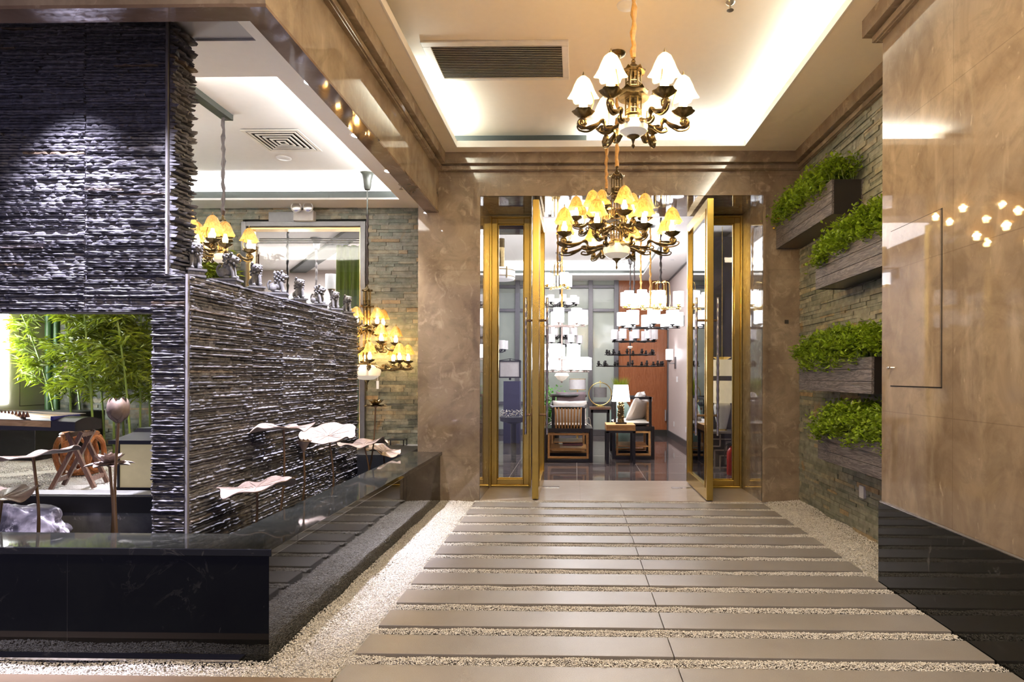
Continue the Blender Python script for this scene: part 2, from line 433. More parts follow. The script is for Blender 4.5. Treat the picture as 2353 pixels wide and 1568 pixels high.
# right marble block
S(B('wall_right', 'marble_side', (XR+.012, -1.5, .477), (2.5, YB, ZC+.2)))
S(B('baseboard_right', 'marble_black', (XR, -1.5, -.1), (2.49, YB+.012, .467)))
S(B('trim_dado', 'steel', (XR+.004, -1.5, .467), (2.48, YB+.008, .477)))
# access panel in the marble block
dp = S(MB().box((XR+.004, 3.02, 1.15), (XR+.016, 3.495, 2.02)).build('door_access_panel', 'marble_side'))
g = MB()
for a, b in (((3.014, 1.144), (3.02, 2.026)), ((3.495, 1.144), (3.501, 2.026)), ((3.014, 2.02), (3.501, 2.026)), ((3.014, 1.144), (3.501, 1.15))):
    g.box((XR+.0105, a[0], a[1]), (XR+.014, b[0], b[1]))
g.build('panel_gap', 'duct_dark', dp)
MB().tube([(XR+.006, 3.47, 1.25), (XR-.012, 3.47, 1.25)], .006).ball((XR-.016, 3.47, 1.25), .009, 8).build('door_knob', 'steel', dp, smooth=True)
# far crown above and the shell behind the ledger stones
S(B('wall_right_backing', 'shadow_gap', (XS+.03, YB-.2, -.1), (2.5, YW+.02, ZC+.2)))
# ceilings
cl = MB()
xa, xb, yb = -1.12, 1.57, 5.66
cl.box((-6.2, -2.5, ZC), (xa, 2.60, ZC+.03)).box((XB-.05, 2.6, ZC), (xa, YW+.05, ZC+.03)).box((xb, -2.5, ZC), (2.5, YW+.05, ZC+.03)).box((xa, yb, ZC), (xb, YW+.05, ZC+.03))
cl.box((xa, -2.5, ZC), (xb, -.2, ZC+.03))
S(cl.build('ceiling', 'paint_ceiling'))
S(MB().box((xa-.17, -.3, ZT), (xb+.17, yb+.17, ZT+.02)).box((xa-.19, -.3, ZC+.03), (xa-.17, yb+.17, ZT)).box((xb+.17, -.3, ZC+.03), (xb+.19, yb+.17, ZT)).box((xa-.17, yb+.17, ZC+.03), (xb+.17, yb+.19, ZT)).build('ceiling_tray', 'paint_ceiling'))
# little upstand that hides the light strip
S(MB().box((xa, -.2, ZC-.004), (xa+.012, yb, ZC+.055)).box((xb-.012, -.2, ZC-.004), (xb, yb, ZC+.055)).box((xa, yb-.012, ZC-.004), (xb, yb, ZC+.055)).build('trim_cove', 'paint_white'))
S(MB().box((xa-.168, -.2, ZC+.05), (xa-.16, yb+.16, ZT)).box((xa-.16, yb+.16, ZC+.05), (.1, yb+.168, ZT)).build('trim_cove_back_shade', 'shadow_gap'))  # dark sheets standing in for the shade at the back of the cove

# ------------------------------------------------------------------ left room shell
S(B('floor_courtyard', 'gravel_bed', (-6.0, 3.75, ZF-.1), (-2.18, YS, ZF-.01)))
lw = MB().box((-6.0, YS+.03, -.1), (-3.75, YS+.25, ZL+.3)).box((-2.35, YS+.03, -.1), (-1.4, YS+.25, ZL+.3)).box((-3.75, YS+.03, 2.92), (-2.35, YS+.25, ZL+.3)).box((-3.75, YS+.03, -.1), (-2.35, YS+.25, ZF+.02))
S(lw.build('wall_courtyard_backing', 'shadow_gap'))
S(B('wall_courtyard_right', 'marble_plain', (-1.526, 6.6, -.1), (-1.4, YS+.03, ZL+.3)))
wl = S(B('wall_courtyard_left', 'paint_cream', (-6.1, 2.6, .75), (-5.9, YS+.2, ZL+.3)))
g = MB(); y0, y1, z0, z1 = 6.35, 6.72, .86, 2.6
for a, b in (((y0, z0), (y0+.008, z1)), ((y1, z0), (y1+.008, z1)), ((y0, z0), (y1, z0+.008)), ((y0, z1), (y1+.008, z1+.008))):
    g.box((-5.901, a[0], a[1]), (-5.897, b[0], b[1]))
g.ball((-5.89, 6.56, 1.30), .012, 6); g.build('trim_panel_line', 'panel_line', wl)
S(B('baseboard_courtyard', 'matte_black', (-6.1, 2.6, -.1), (-5.88, YS+.1, .75)))
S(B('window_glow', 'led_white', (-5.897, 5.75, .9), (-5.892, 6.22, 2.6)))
# ceiling of left room: border, recessed tray, dark square recess
tx, ty0, ty1 = -1.885, 3.80, 6.47
c = MB().box((-1.80, 2.68, ZL), (-1.4, 3.39, ZL+.02)).box((tx, 3.39, ZL), (-1.4, YS+.2, ZL+.02)).box((-6.1, 3.39, ZL), (tx, ty0, ZL+.02)).box((-6.1, ty1, ZL), (tx, YS+.2, ZL+.02))
S(c.build('ceiling_courtyard', 'paint_white'))
S(MB().box((-6.1, 2.68, ZL+.012), (-1.80, 3.39, ZL+.03)).build('ceiling_courtyard_grey', 'paint_grey'))
S(MB().box((-6.1, ty0-.16, ZL+.22), (tx+.16, ty1+.16, ZL+.24)).box((tx+.16, ty0-.16, ZL+.021), (tx+.18, ty1+.16, ZL+.22)).box((-6.1, ty1+.16, ZL+.021), (tx+.18, ty1+.18, ZL+.24)).box((-6.1, ty0-.18, ZL+.021), (tx+.18, ty0-.16, ZL+.24)).build('ceiling_courtyard_tray', 'paint_white'))
S(B('trim_courtyard_cove_shade', 'shadow_gap', (-6.0, ty1+.0, ZL+.02), (tx+.1, ty1+.012, ZL+.09)))  # dark strip painted in for the shade along the far cove
area('cove_light_courtyard', (-4.0, ty1+.09, ZL+.05), (PI, 0, 0), 4.0, .04, 45, (.97, .98, 1))
area('cove_light_courtyard_right', (tx+.09, 5.1, ZL+.05), (PI, 0, 0), .04, 2.4, 24, (.97, .98, 1))
area('cove_light_courtyard_near', (-4.0, ty0-.09, ZL+.05), (PI, 0, 0), 4.0, .04, 55, (1, .95, .9))

# ------------------------------------------------------------------ foyer cove lights
area('cove_light_left', (xa-.10, 5.15, ZC+.05), (PI, 0, 0), .04, .9, 15, (.93, 1, .94))
area('cove_light_right', (xb+.10, 2.9, ZC+.05), (PI, 0, 0), .04, 5.4, 50, (.96, 1, .96))
area('cove_light_far', (.93, yb+.10, ZC+.05), (PI, 0, 0), 1.45, .04, 16, (.90, .98, 1))

# ------------------------------------------------------------------ slate feature wall (real slivers of stone)
YD = 3.20; YD2 = 3.38; XL = at(430, 800, Y=3.2).x+.006; XU = at(383, 400, Y=3.2).x+.004; XO = at(357, 900, Y=3.2).x; YE = 5.70
def slivers(m, P0, du, dn, L, z0, z1, rng, th=.0140, depth=.021, seams=(), tilt=.35):
    """stacked thin stone slivers on a wall face. P0 origin, du along, dn outward, L length."""
    P0, du, dn = Vector(P0), Vector(du), Vector(dn); Z = Vector((0, 0, 1))
    z = z0
    cols = [0]+[s for s in seams]+[L]
    for ci in range(len(cols)-1):
        c0, c1 = cols[ci], cols[ci+1]-.003
        z = z0
        while z < z1:
            t = th*rng.uniform(.65, 1.35); u = c0; t = min(t, z1-z+.001)
            while u < c1:
                l = rng.uniform(.10, .60); e = min(u+l, c1)
                if c1-e < .03: e = c1
                d = depth*rng.uniform(.15, 1.0); tl = rng.uniform(-.01, .01)*tilt
                n = max(2, int((e-u)/.022)); top = []; bot = []; 
                dd = [d + rng.uniform(-.35, .35)*depth for _ in range(n+1)]
                vs = []
                for i in range(n+1):
                    uu = u+(e-u)*i/n; zz = z + tl*(i/n-.5)
                    p = P0+du*uu
                    ti = t*rng.uniform(.45, .85)
                    vs += [p+Z*(zz), p+dn*dd[i]*.80+Z*(zz+t*.08), p+dn*dd[i]+Z*(zz+ti*.8), p+Z*(zz+t*.97)]
                fs = []
                for i in range(n):
                    a = i*4; b = a+4
                    fs += [(a, b, b+1, a+1), (a+1, b+1, b+2, a+2), (a+2, b+2, b+3, a+3)]
                fs += [(0, 1, 2, 3), (n*4+3, n*4+2, n*4+1, n*4)]
                m.add(vs, fs); u = e+.001
            z += t
rng = random.Random(3)
core = MB()
core.box((-3.6, YD, 1.54), (XU, YD2, 2.775)).box((XO, YD, 0.2), (XL, YD2, 1.735)).box((XO+.03, YD2, .2), (XL, YE, 1.735)).box((-3.6, YD, 2.775), (XU, YD2, ZL+.01))
sw = S(core.build('wall_slate', 'slate_dark'))
f = MB()
slivers(f, (-3.6, YD, 0), (1, 0, 0), (0, -1, 0), 3.6+XU, 1.545, ZL, rng, seams=(-2.61+3.6,))
slivers(f, (-3.6, YD, 0), (1, 0, 0), (0, -1, 0), 3.6+XO, 1.53, 1.55, rng, th=.01)
f.build('trim_slate_front', 'slate_dark', sw)
f = MB(); slivers(f, (XU+.012, YD, 0), (0, 1, 0), (1, 0, 0), YD2-YD, 1.735, ZL, rng, th=.019, depth=.045); f.build('trim_slate_return', 'slate_dark', sw)
f = MB(); slivers(f, (XO-.012, YD, 0), (1, 0, 0), (0, -1, 0), XL-XO, .25, 1.735, rng); f.build('trim_slate_pier', 'slate_dark', sw)
f = MB(); slivers(f, (XL, YD+.004, 0), (0, 1, 0), (1, 0, 0), YE-YD-.004, .25, 1.735, rng, th=.0165, depth=.022, seams=(.62, 1.02, 1.52, 1.95, 2.22)); f.build('trim_slate_side', 'slate_dark', sw)
f = MB(); slivers(f, (XO, YD2-.02, 0), (0, -1, 0), (-1, 0, 0), .17, .25, 1.54, rng); f.build('trim_slate_reveal', 'slate_dark', sw)
MB().box((XL-.008, YD-.012, .25), (XL+.004, YD+.004, 1.735)).box((XU-.004, YD-.012, 1.735), (XU+.008, YD+.004, ZL)).build('trim_slate_corner', 'joint_grey', sw)
f = MB(); slivers(f, (XU, YD2-.01, 0), (0, 1, 0), (0, 0, 0), .01, 0, .01, rng)
# ledge cap of the low slate wall
MB().box((XO+.02, YD2, 1.732), (XL+.012, YE+.01, 1.742)).build('trim_slate_cap', 'slate_dark', sw)

# ------------------------------------------------------------------ ledger stone walls
def ledger(m, P0, du, dn, L, z0, z1, rng, th=.032, dmax=.016, skip=()):
    P0, du, dn = Vector(P0), Vector(du), Vector(dn); Z = Vector((0, 0, 1))
    z = z0
    while z < z1:
        t = th*rng.choice((.55, .8, 1, 1, 1.15)); t = min(t, z1-z)
        if t < .004: break
        u = -rng.uniform(0, .2)
        while u < L:
            l = rng.uniform(.08, .38); a, e = max(u, 0), min(u+l, L)
            if e-a > .01:
                hit = any(not (e <= s[0] or a >= s[1] or z+t <= s[2] or z >= s[3]) for s in skip)
                if hit:
                    for s in skip:
                        if not (e <= s[0] or a >= s[1] or z+t <= s[2] or z >= s[3]):
                            if a < s[0]: e = min(e, s[0]); hit = False
                            elif e > s[1]: a = s[1]; hit = False
                if not hit:
                    d = rng.uniform(.002, dmax); d2 = d+rng.uniform(-.002, .002)
                    b0, b1 = P0+du*(a+.001)-dn*.02, P0+du*(e-.001)-dn*.02
                    vs = [b0+Z*z, b1+Z*z, b1+Z*(z+t-.0012), b0+Z*(z+t-.0012)]
                    vs += [vs[0]+dn*(.02+d), vs[1]+dn*(.02+d2), vs[2]+dn*(.02+d2-.001), vs[3]+dn*(.02+d)]
                    m.add(vs, [(0,3,2,1),(4,5,6,7),(0,1,5,4),(1,2,6,5),(2,3,7,6),(3,0,4,7)])
            u += l
        z += t
f = MB(); ledger(f, (XS, YB-.1, 0), (0, 1, 0), (-1, 0, 0), YW-YB+.1, -.1, 3.23, rng, th=.033); S(f.build('wall_ledger_right', 'ledger_stone'))
f = MB(); ledger(f, (-6.0, YS, 0), (1, 0, 0), (0, -1, 0), 4.48, ZF-.05, ZL, rng, th=.042, skip=((2.25, 3.65, ZF, 2.92),)); S(f.build('wall_ledger_courtyard', 'ledger_stone'))

# ------------------------------------------------------------------ pond surround in black marble
pd = MB()
pd.box((-6.0, 2.575, -.1), (-1.305, 2.66, .43)).box((-1.56, 2.66, -.1), (-1.305, YW-.005, .43))
S(pd.build('wall_pond', 'marble_black'))
cp = MB()
cp.box((-6.0, 2.555, .43), (-1.285, 2.80, .462)).box((-1.60, 2.80, .43), (-1.285, YW-.004, .462))
S(cp.build('trim_pond_coping', 'marble_black_top', bevel=.003))
S(B('wall_pond_inner', 'marble_black_top', (-1.66, 2.66, 0), (-1.56, 6.0, .43)))
S(B('trim_pond_edge', 'steel', (-6.0, 2.548, -.016), (-1.42, 2.575, -.006)))
S(B('trim_pond_ledge', 'matte_black', (-6.0, 3.64, .36), (-2.175, 3.78, .462), bevel=.004))
S(B('trim_pond_ledge_grey', 'wall_grey', (-6.0, 3.66, .462), (-2.175, 3.80, .468)))
S(B('wall_pond_back', 'marble_grey', (-6.0, 3.66, .0), (-2.175, 3.75, .36)))
S(B('wall_pond_end', 'matte_black', (-2.17, 5.66, 0), (-1.6, 6.40, .455)))
S(B('floor_pond', 'marble_black_top', (-6.0, 2.66, -.1), (-1.56, 6.2, .02)))
S(B('water_pond', 'marble_black_top', (-6.0, 2.66, .02), (-1.66, 5.75, .22)))
S(MB().box((-2.0, 6.35, .36), (-1.53, YS, .43)).build('floor_behind_pond', 'wall_grey'))

# ------------------------------------------------------------------ path slabs
H = 1.2
xl, xr, xm = -.945, XR, .425
edges = [YW-.075]
ys = []
Yn = 1400*1.2/285.6
pitch = 1680*.0001755
k_ = 0
slabs = []
Yf = 1680/(1150.6-864)      # front edge of the threshold
for i in range(1, 14):
    inv = (.003501-.0001755*i)
    front = Yf - pitch*i if False else None
# in inverse-depth the strips repeat evenly with ground distance
Y0 = 5.862
front_edges = [Y0 - .2955*i for i in range(0, 13)]
rng = random.Random(11)
for i in range(1, 13):
    yf = front_edges[i]; yb_ = yf + .195
    if i == 12: yf = yf-.02
    xr_i = xr - .004 if yf < YB+.3 else xr-.004
    for side, (a, b) in (('left', (xl, xm-.0015)), ('right', (xm+.0015, xr_i))):
        jx = rng.uniform(-.004, .004) if side == 'left' else 0
        o = B('path_slab', 'slab_stone', (a+jx, yf, -.05), (b, yb_, 0), bevel=.002)
        tag(o, f'{side} half of the {ordinal(i-1)} long grey stone path strip counted from the doorway threshold', 'paving slab', 'grey stone strips of the path')

# ------------------------------------------------------------------ gravel (crushed white marble): octahedral chips
def chips(name, pts, sizes, mat='gravel_white', **kw):
    n = len(pts); g = np.random.default_rng(5)
    base = np.array([[1,0,0],[-1,0,0],[0,1,0],[0,-1,0],[0,0,1],[0,0,-1]], float)
    V = base[None]*(g.uniform(.55, 1.2, (n, 6, 1)))
    a = g.uniform(0, 2*PI, n); e = g.uniform(-.8, .8, n)
    ca, sa, ce, se = np.cos(a), np.sin(a), np.cos(e), np.sin(e)
    x, y, z = V[..., 0].copy(), V[..., 1].copy(), V[..., 2].copy()
    y2 = y*ce[:, None]-z*se[:, None]; z2 = y*se[:, None]+z*ce[:, None]
    x3 = x*ca[:, None]-y2*sa[:, None]; y3 = x*sa[:, None]+y2*ca[:, None]
    V = np.stack([x3, y3, z2*.8], -1)*sizes[:, None, None] + pts[:, None, :]
    fb = np.array([[0,2,4],[2,1,4],[1,3,4],[3,0,4],[2,0,5],[1,2,5],[3,1,5],[0,3,5]])
    Fc = (fb[None]+np.arange(n)[:, None, None]*6).reshape(-1)
    me = bpy.data.meshes.new(name); me.vertices.add(n*6); me.vertices.foreach_set('co', V.reshape(-1))
    me.loops.add(len(Fc)); me.loops.foreach_set('vertex_index', Fc.astype(np.int32))
    me.polygons.add(n*8); me.polygons.foreach_set('loop_start', (np.arange(n*8)*3).astype(np.int32)); me.polygons.foreach_set('loop_total', np.full(n*8, 3, np.int32))
    me.update(); me.validate(); me.materials.append(MATS[mat])
    o = bpy.data.objects.new(name, me); COL.objects.link(o)
    for a_, v in kw.items(): o[a_] = v
    return o
g = np.random.default_rng(2)
def field(x0, x1, y0, y1, dens, zf):
    n = int((x1-x0)*(y1-y0)*dens); p = np.stack([g.uniform(x0, x1, n), g.uniform(y0, y1, n), np.zeros(n)], 1); p[:, 2] = zf(p[:, 0], p[:, 1]); return p
def lump(x, y): return .004*np.sin(x*9+1.3*np.sin(y*7))+.004*np.sin(y*11+2*np.sin(x*5))
P = []
for i in range(0, 12):
    ya, yb2 = front_edges[i+1]+.195, front_edges[i]
    wob = lambda x: .5+.5*np.sin(x*7+i*2.1)*np.sin(x*17+i)*np.sin(x*3.1+i*.7)
    P.append(field(xl-.02, xr-.01, ya, yb2, 34000, lambda x, y, ya=ya, yb2=yb2: -.001 - np.clip((y-ya)/(yb2-ya)-.35*wob(x)-.35, 0, 1)*.030 + .002*g.standard_normal(len(x))))
gaps = np.concatenate(P); chips('gravel_between_slabs', gaps, g.uniform(.0028, .0052, len(gaps)), kind='stuff', label='white crushed marble gravel filling gaps between the path slabs', category='gravel')
pl = field(-1.302, xl-.025, 2.41, YW, 26000, lambda x, y: -.018+lump(x, y)+.002*g.standard_normal(len(x)))
chips('gravel_beside_pond', pl, g.uniform(.003, .0056, len(pl)), kind='stuff', label='white gravel bed along the black pond wall', category='gravel')
pl2 = field(-4.2, -1.305, 2.41, 2.573, 26000, lambda x, y: -.022+lump(x, y))
chips('gravel_before_pond', pl2, g.uniform(.003, .0056, len(pl2)), kind='stuff', label='narrow gravel strip in front of the black pond wall', category='gravel')
pr = field(XR-.005, XS+.01, YB, YW, 22000, lambda x, y: -.012+lump(x, y)+.03*np.clip((x-XR)/.35, 0, 1)+.002*g.standard_normal(len(x)))
chips('gravel_beside_wall', pr, g.uniform(.003, .0056, len(pr)), kind='stuff', label='white gravel bed below the hanging planters', category='gravel')
pc = field(-5.9, XO-.03, 3.8, 6.6, 3200, lambda x, y: ZF-.008+lump(x, y))
chips('gravel_courtyard', pc, g.uniform(.004, .008, len(pc)), kind='stuff', label='pale gravel floor of the raised bamboo courtyard', category='gravel')

# ------------------------------------------------------------------ glazed entrance
YG = 6.60
def fixed_panel(n, x0, x1, z1):
    o = MB(); w = .095; w2 = .10
    # mitred frame with raised outer lip
    def ring(x0, x1, z0, z1, w, ya, yb):
        o.box((x0, ya, z0), (x0+w, yb, z1)).box((x1-w, ya, z0), (x1, yb, z1)).box((x0+w, ya, z1-w), (x1-w, yb, z1)).box((x0+w, ya, z0), (x1-w, yb, z0+w))
    ring(x0, x1, 0, z1, .022, YG-.05, YG+.04)
    ring(x0+.022, x1-.022, .022, z1-.022, .062, YG-.03, YG+.03)
    ring(x0+.084, x1-.084, .084, z1-.084, .012, YG-.012, YG+.02)
    fr = S(o.build(f'window_{n}', 'gold', bevel=.004))
    B('pane', 'glass', (x0+.09, YG-.002, .09), (x1-.09, YG+.002, z1-.09), fr)
    return fr
fixed_panel(1, -.93, -.475, 2.925)
fixed_panel(2, 1.345, 1.785, 2.925)
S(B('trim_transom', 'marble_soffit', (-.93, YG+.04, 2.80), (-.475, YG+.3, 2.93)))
def leaf(n, x, y0, y1, flip):
    t = .062; z0, z1 = .012, 2.90; o = MB()
    a, b = x-t/2, x+t/2
    w = .085
    o.box((a, y0, z0), (b, y0+w, z1)).box((a, y1-w, z0), (b, y1, z1)).box((a, y0+w, z0), (b, y1-w, z0+.13)).box((a, y0+w, z1-.1), (b, y1-w, z1))
    for s_ in (-1, 1):
        o.box((x+s_*t/2, y0+w*.75, z0+.11), (x+s_*(t/2+.006), y0+w, z1-.08)).box((x+s_*t/2, y1-w, z0+.11), (x+s_*(t/2+.006), y1-w*.75, z1-.08))
    d = S(o.build(f'door_{n}', 'gold', bevel=.003))
    B('pane', 'glass', (x-.006, y0+w-.01, z0+.12), (x+.006, y1-w+.01, z1-.09), d)
    h = MB(); yh = y0+.14
    za, zb = 1.2+.14*(864-1010)/140*1.0, 0
    for s_ in (-1, 1):
        xx = x+s_*.105; rr = []
        pts = []; 
        for i in range(60):
            z = .62 + (1.97-.62)*i/59
            pts.append((xx, yh, z)); rr.append(.0135+.0018*sin(i*1.7))
        h.tube(pts, rr, 10)
    hd = h.build('door_handle', 'steel', d, smooth=True)
    st = MB()
    for z in (.815, 1.745): st.tube([(x-.115, yh, z), (x+.115, yh, z)], .012, 10)
    st.build('handle_bracket', 'lotus_stem', d, smooth=True)
    return d
leaf(1, -.385, 5.86, 6.93, 1)
leaf(2, 1.285, 5.84, 6.90, -1)
for n, x in ((1, -.27), (2, 1.08)):
    pass
for x0, x1, lab in ((-.37, -.17, 'brushed steel floor spring plate beside the left door leaf'), (1.03, 1.24, 'brushed steel floor spring plate beside the right door leaf')):
    m = MB().box((x0, 6.50, 0), (x1, 6.58, .004)); m.tube([((x0+x1)/2, 6.54, .003), ((x0+x1)/2, 6.54, .008)], .012, 12)
    tag(m.build('floor_spring_plate', 'steel', bevel=.001), lab, 'door hardware', 'floor spring plates at the entrance')
# ================================================================== CHANDELIERS
def spiral(c, r0, turns, n, a0, sgn=1):
    return [(c[0]+r0*(1-.82*i/n)*cos(a0+sgn*turns*2*PI*i/n), 0, c[2]+r0*(1-.82*i/n)*sin(a0+sgn*turns*2*PI*i/n)) for i in range(n+1)]
def smoothpath(pts, k=6):
    out = []
    P = [Vector(p) for p in pts]
    for i in range(len(P)-1):
        p0, p1, p2, p3 = P[max(i-1, 0)], P[i], P[i+1], P[min(i+2, len(P)-1)]
        for j in range(k):
            t = j/k
            out.append(.5*((2*p1)+(-p0+p2)*t+(2*p0-5*p1+4*p2-p3)*t*t+(-p0+3*p1-3*p2+p3)*t**3))
    out.append(P[-1]); return out
ARM = {}
def arm_meshes(Rr):
    """scroll arm reaching radius Rr along +x; z = 0 is the hub"""
    key = round(Rr, 3)
    if key in ARM: return ARM[key]
    m = MB(); s = Rr/.245
    main = smoothpath([(.03, 0, -.012), (.06*s, 0, -.022), (.11*s, 0, -.040), (.135*s, 0, -.045), (.142*s, 0, -.012), (.155*s, 0, -.004), (.185*s, 0, -.028), (.225*s, 0, -.038), (Rr+.005, 0, -.034)], 5)
    sp = [Vector(p) for p in spiral((Rr+.004, 0, -.012), .023, 1.6, 22, -PI/2)]
    path = main[:-1]+sp
    rr = [.0055+.0045*abs(sin(i*.35))*(1 if i < len(main) else .6) for i in range(len(path))]
    m.tube(path, [x*1.25 for x in rr], 8, flat=1.3)
    # lower leaf scroll
    low = smoothpath([(.10*s, 0, -.04), (.135*s, 0, -.062), (.165*s, 0, -.055), (.16*s, 0, -.038), (.145*s, 0, -.044)], 5)
    m.tube(low, [.008*(1-.6*i/len(low)) for i in range(len(low))], 7, flat=1.3)
    out2 = smoothpath([(.18*s, 0, -.03), (.22*s, 0, -.055), (.262*s, 0, -.05), (.275*s, 0, -.03), (.262*s, 0, -.022)], 5)
    m.tube(out2, [.006*(1-.5*i/len(out2)) for i in range(len(out2))], 7, flat=1.3)
    # stem under the dish
    m.lathe([(.004, -.035), (.012, -.01), (.008, .008), (.014, .016)], 10, (Rr, 0, 0))
    arm = m.mesh('arm', 'brass_bronze', True)
    d = MB().lathe([(.008, .010), (.022, .018), (.041, .029), (.053, .043), (.050, .043), (.030, .030), (.006, .024)][::-1], 30, (Rr, 0, 0), ruffle=.0, cap=False)
    # ruffle the rim
    d.v = [(Rr+(x-Rr)*(1+.10*cos(6*math.atan2(y, x-Rr))*min(1, math.hypot(x-Rr, y)/.045)), y*(1+.10*cos(6*math.atan2(y, x-Rr))*min(1, math.hypot(x-Rr, y)/.045)), z) for x, y, z in d.v]
    dish = d.mesh('drip_dish', 'brass_bronze', True)
    bl = MB().lathe([(.010, .030), (.015, .05), (.020, .065), (.021, .08), (.013, .10), (.010, .118)], 14, (Rr, 0, 0)).mesh('candle_bulb', 'bulb_warm', True)
    # thin rod that carries the shade
    rod = smoothpath([(Rr-.03, .012, .035), (Rr-.05, .014, .085), (Rr-.035, .012, .14), (Rr-.02, .006, .19)], 5)
    rd = MB().tube(rod, .0028, 6)
    rd.lathe([(.004, .212), (.006, .222), (.003, .232), (.001, .24)], 8, (Rr, 0, 0))
    rod = rd.mesh('shade_rod', 'brass_bronze', True)
    def shade(rf, k):
        pr = [(.070, .112), (.064, .122), (.053, .145), (.044, .172), (.032, .198), (.014, .214), (.003, .216)]
        q = MB(); n = 36; vs = []
        for j, (r, z) in enumerate(pr):
            for i in range(n):
                a = 2*PI*i/n; w = rf*cos(k*a)*(1-j/6)**1.5
                vs.append((Rr+r*(1+w)*cos(a), r*(1+w)*sin(a), z-w*.03))
        fs = [(j*n+i, j*n+(i+1) % n, (j+1)*n+(i+1) % n, (j+1)*n+i) for j in range(6) for i in range(n)]+[tuple(6*n+i for i in range(n))]
        q.add(vs, fs); return q
    amber = shade(.07, 6).mesh('lamp_shade', 'amber_shade', True); white = shade(.13, 6).mesh('lamp_shade', 'glow_shade', True)
    ARM[key] = (arm, dish, bl, rod, amber, white); return ARM[key]
def roof_mb(m, z, r, h, n=6):
    """pagoda roof with upturned eaves"""
    vs = []; rings = [(.008, h), (.30*r, .62*h), (.62*r, .25*h), (r, .02*h), (r*1.02, -.004)]
    seg = n*4
    for rr, zz in rings:
        for i in range(seg):
            a = 2*PI*i/seg; c = abs(cos(a*n/2)); up = (c**6)*h*.30*(rr/r)**3; hexr = 1+.06*(c**4)
            vs.append((rr*hexr*cos(a), rr*hexr*sin(a), z+zz+up))
    fs = [(j*seg+i, j*seg+(i+1) % seg, (j+1)*seg+(i+1) % seg, (j+1)*seg+i) for j in range(4) for i in range(seg)]
    fs += [tuple(range(seg-1, -1, -1)), tuple(4*seg+i for i in range(seg))]
    m.add(vs, fs)
    for i in range(n*4):
        a = 2*PI*i/(n*4)
        m.tube([(.3*r*cos(a), .3*r*sin(a), z+.66*h), (.62*r*cos(a), .62*r*sin(a), z+.29*h), (r*cos(a), r*sin(a), z+.06*h)], .0018, 5)
def cage_mb(m, z0, z1, r, n=6):
    for i in range(n):
        a = 2*PI*i/n; b = 2*PI*(i+1)/n
        m.tube([(r*cos(a), r*sin(a), z0), (r*cos(a), r*sin(a), z1)], .0045, 6)
        for zz in (z0+.004, z0+(z1-z0)*.33, z1-.004):
            m.tube([(r*cos(a), r*sin(a), zz), (r*cos(b), r*sin(b), zz)], .003, 5)
        for q in (.25, .5, .75):
            x = r*(cos(a)*(1-q)+cos(b)*q); y = r*(sin(a)*(1-q)+sin(b)*q)
            m.tube([(x, y, z0), (x, y, z0+(z1-z0)*.33)], .0016, 4)
def wrapped(m, p0, p1, r, rng, knots=.10):
    p0, p1 = Vector(p0), Vector(p1); L = (p1-p0).length; n = max(6, int(L/.03)); pts = []; rr = []
    for i in range(n+1):
        t = i/n; w = .12*r if 0 < i < n else 0
        pts.append(p0.lerp(p1, t)+Vector((rng.uniform(-1, 1), rng.uniform(-1, 1), 0))*w*3)
        rr.append(r*(1+.28*sin(t*L/knots*2*PI)+rng.uniform(-.12, .12)))
    m.tube(pts, rr, 9)
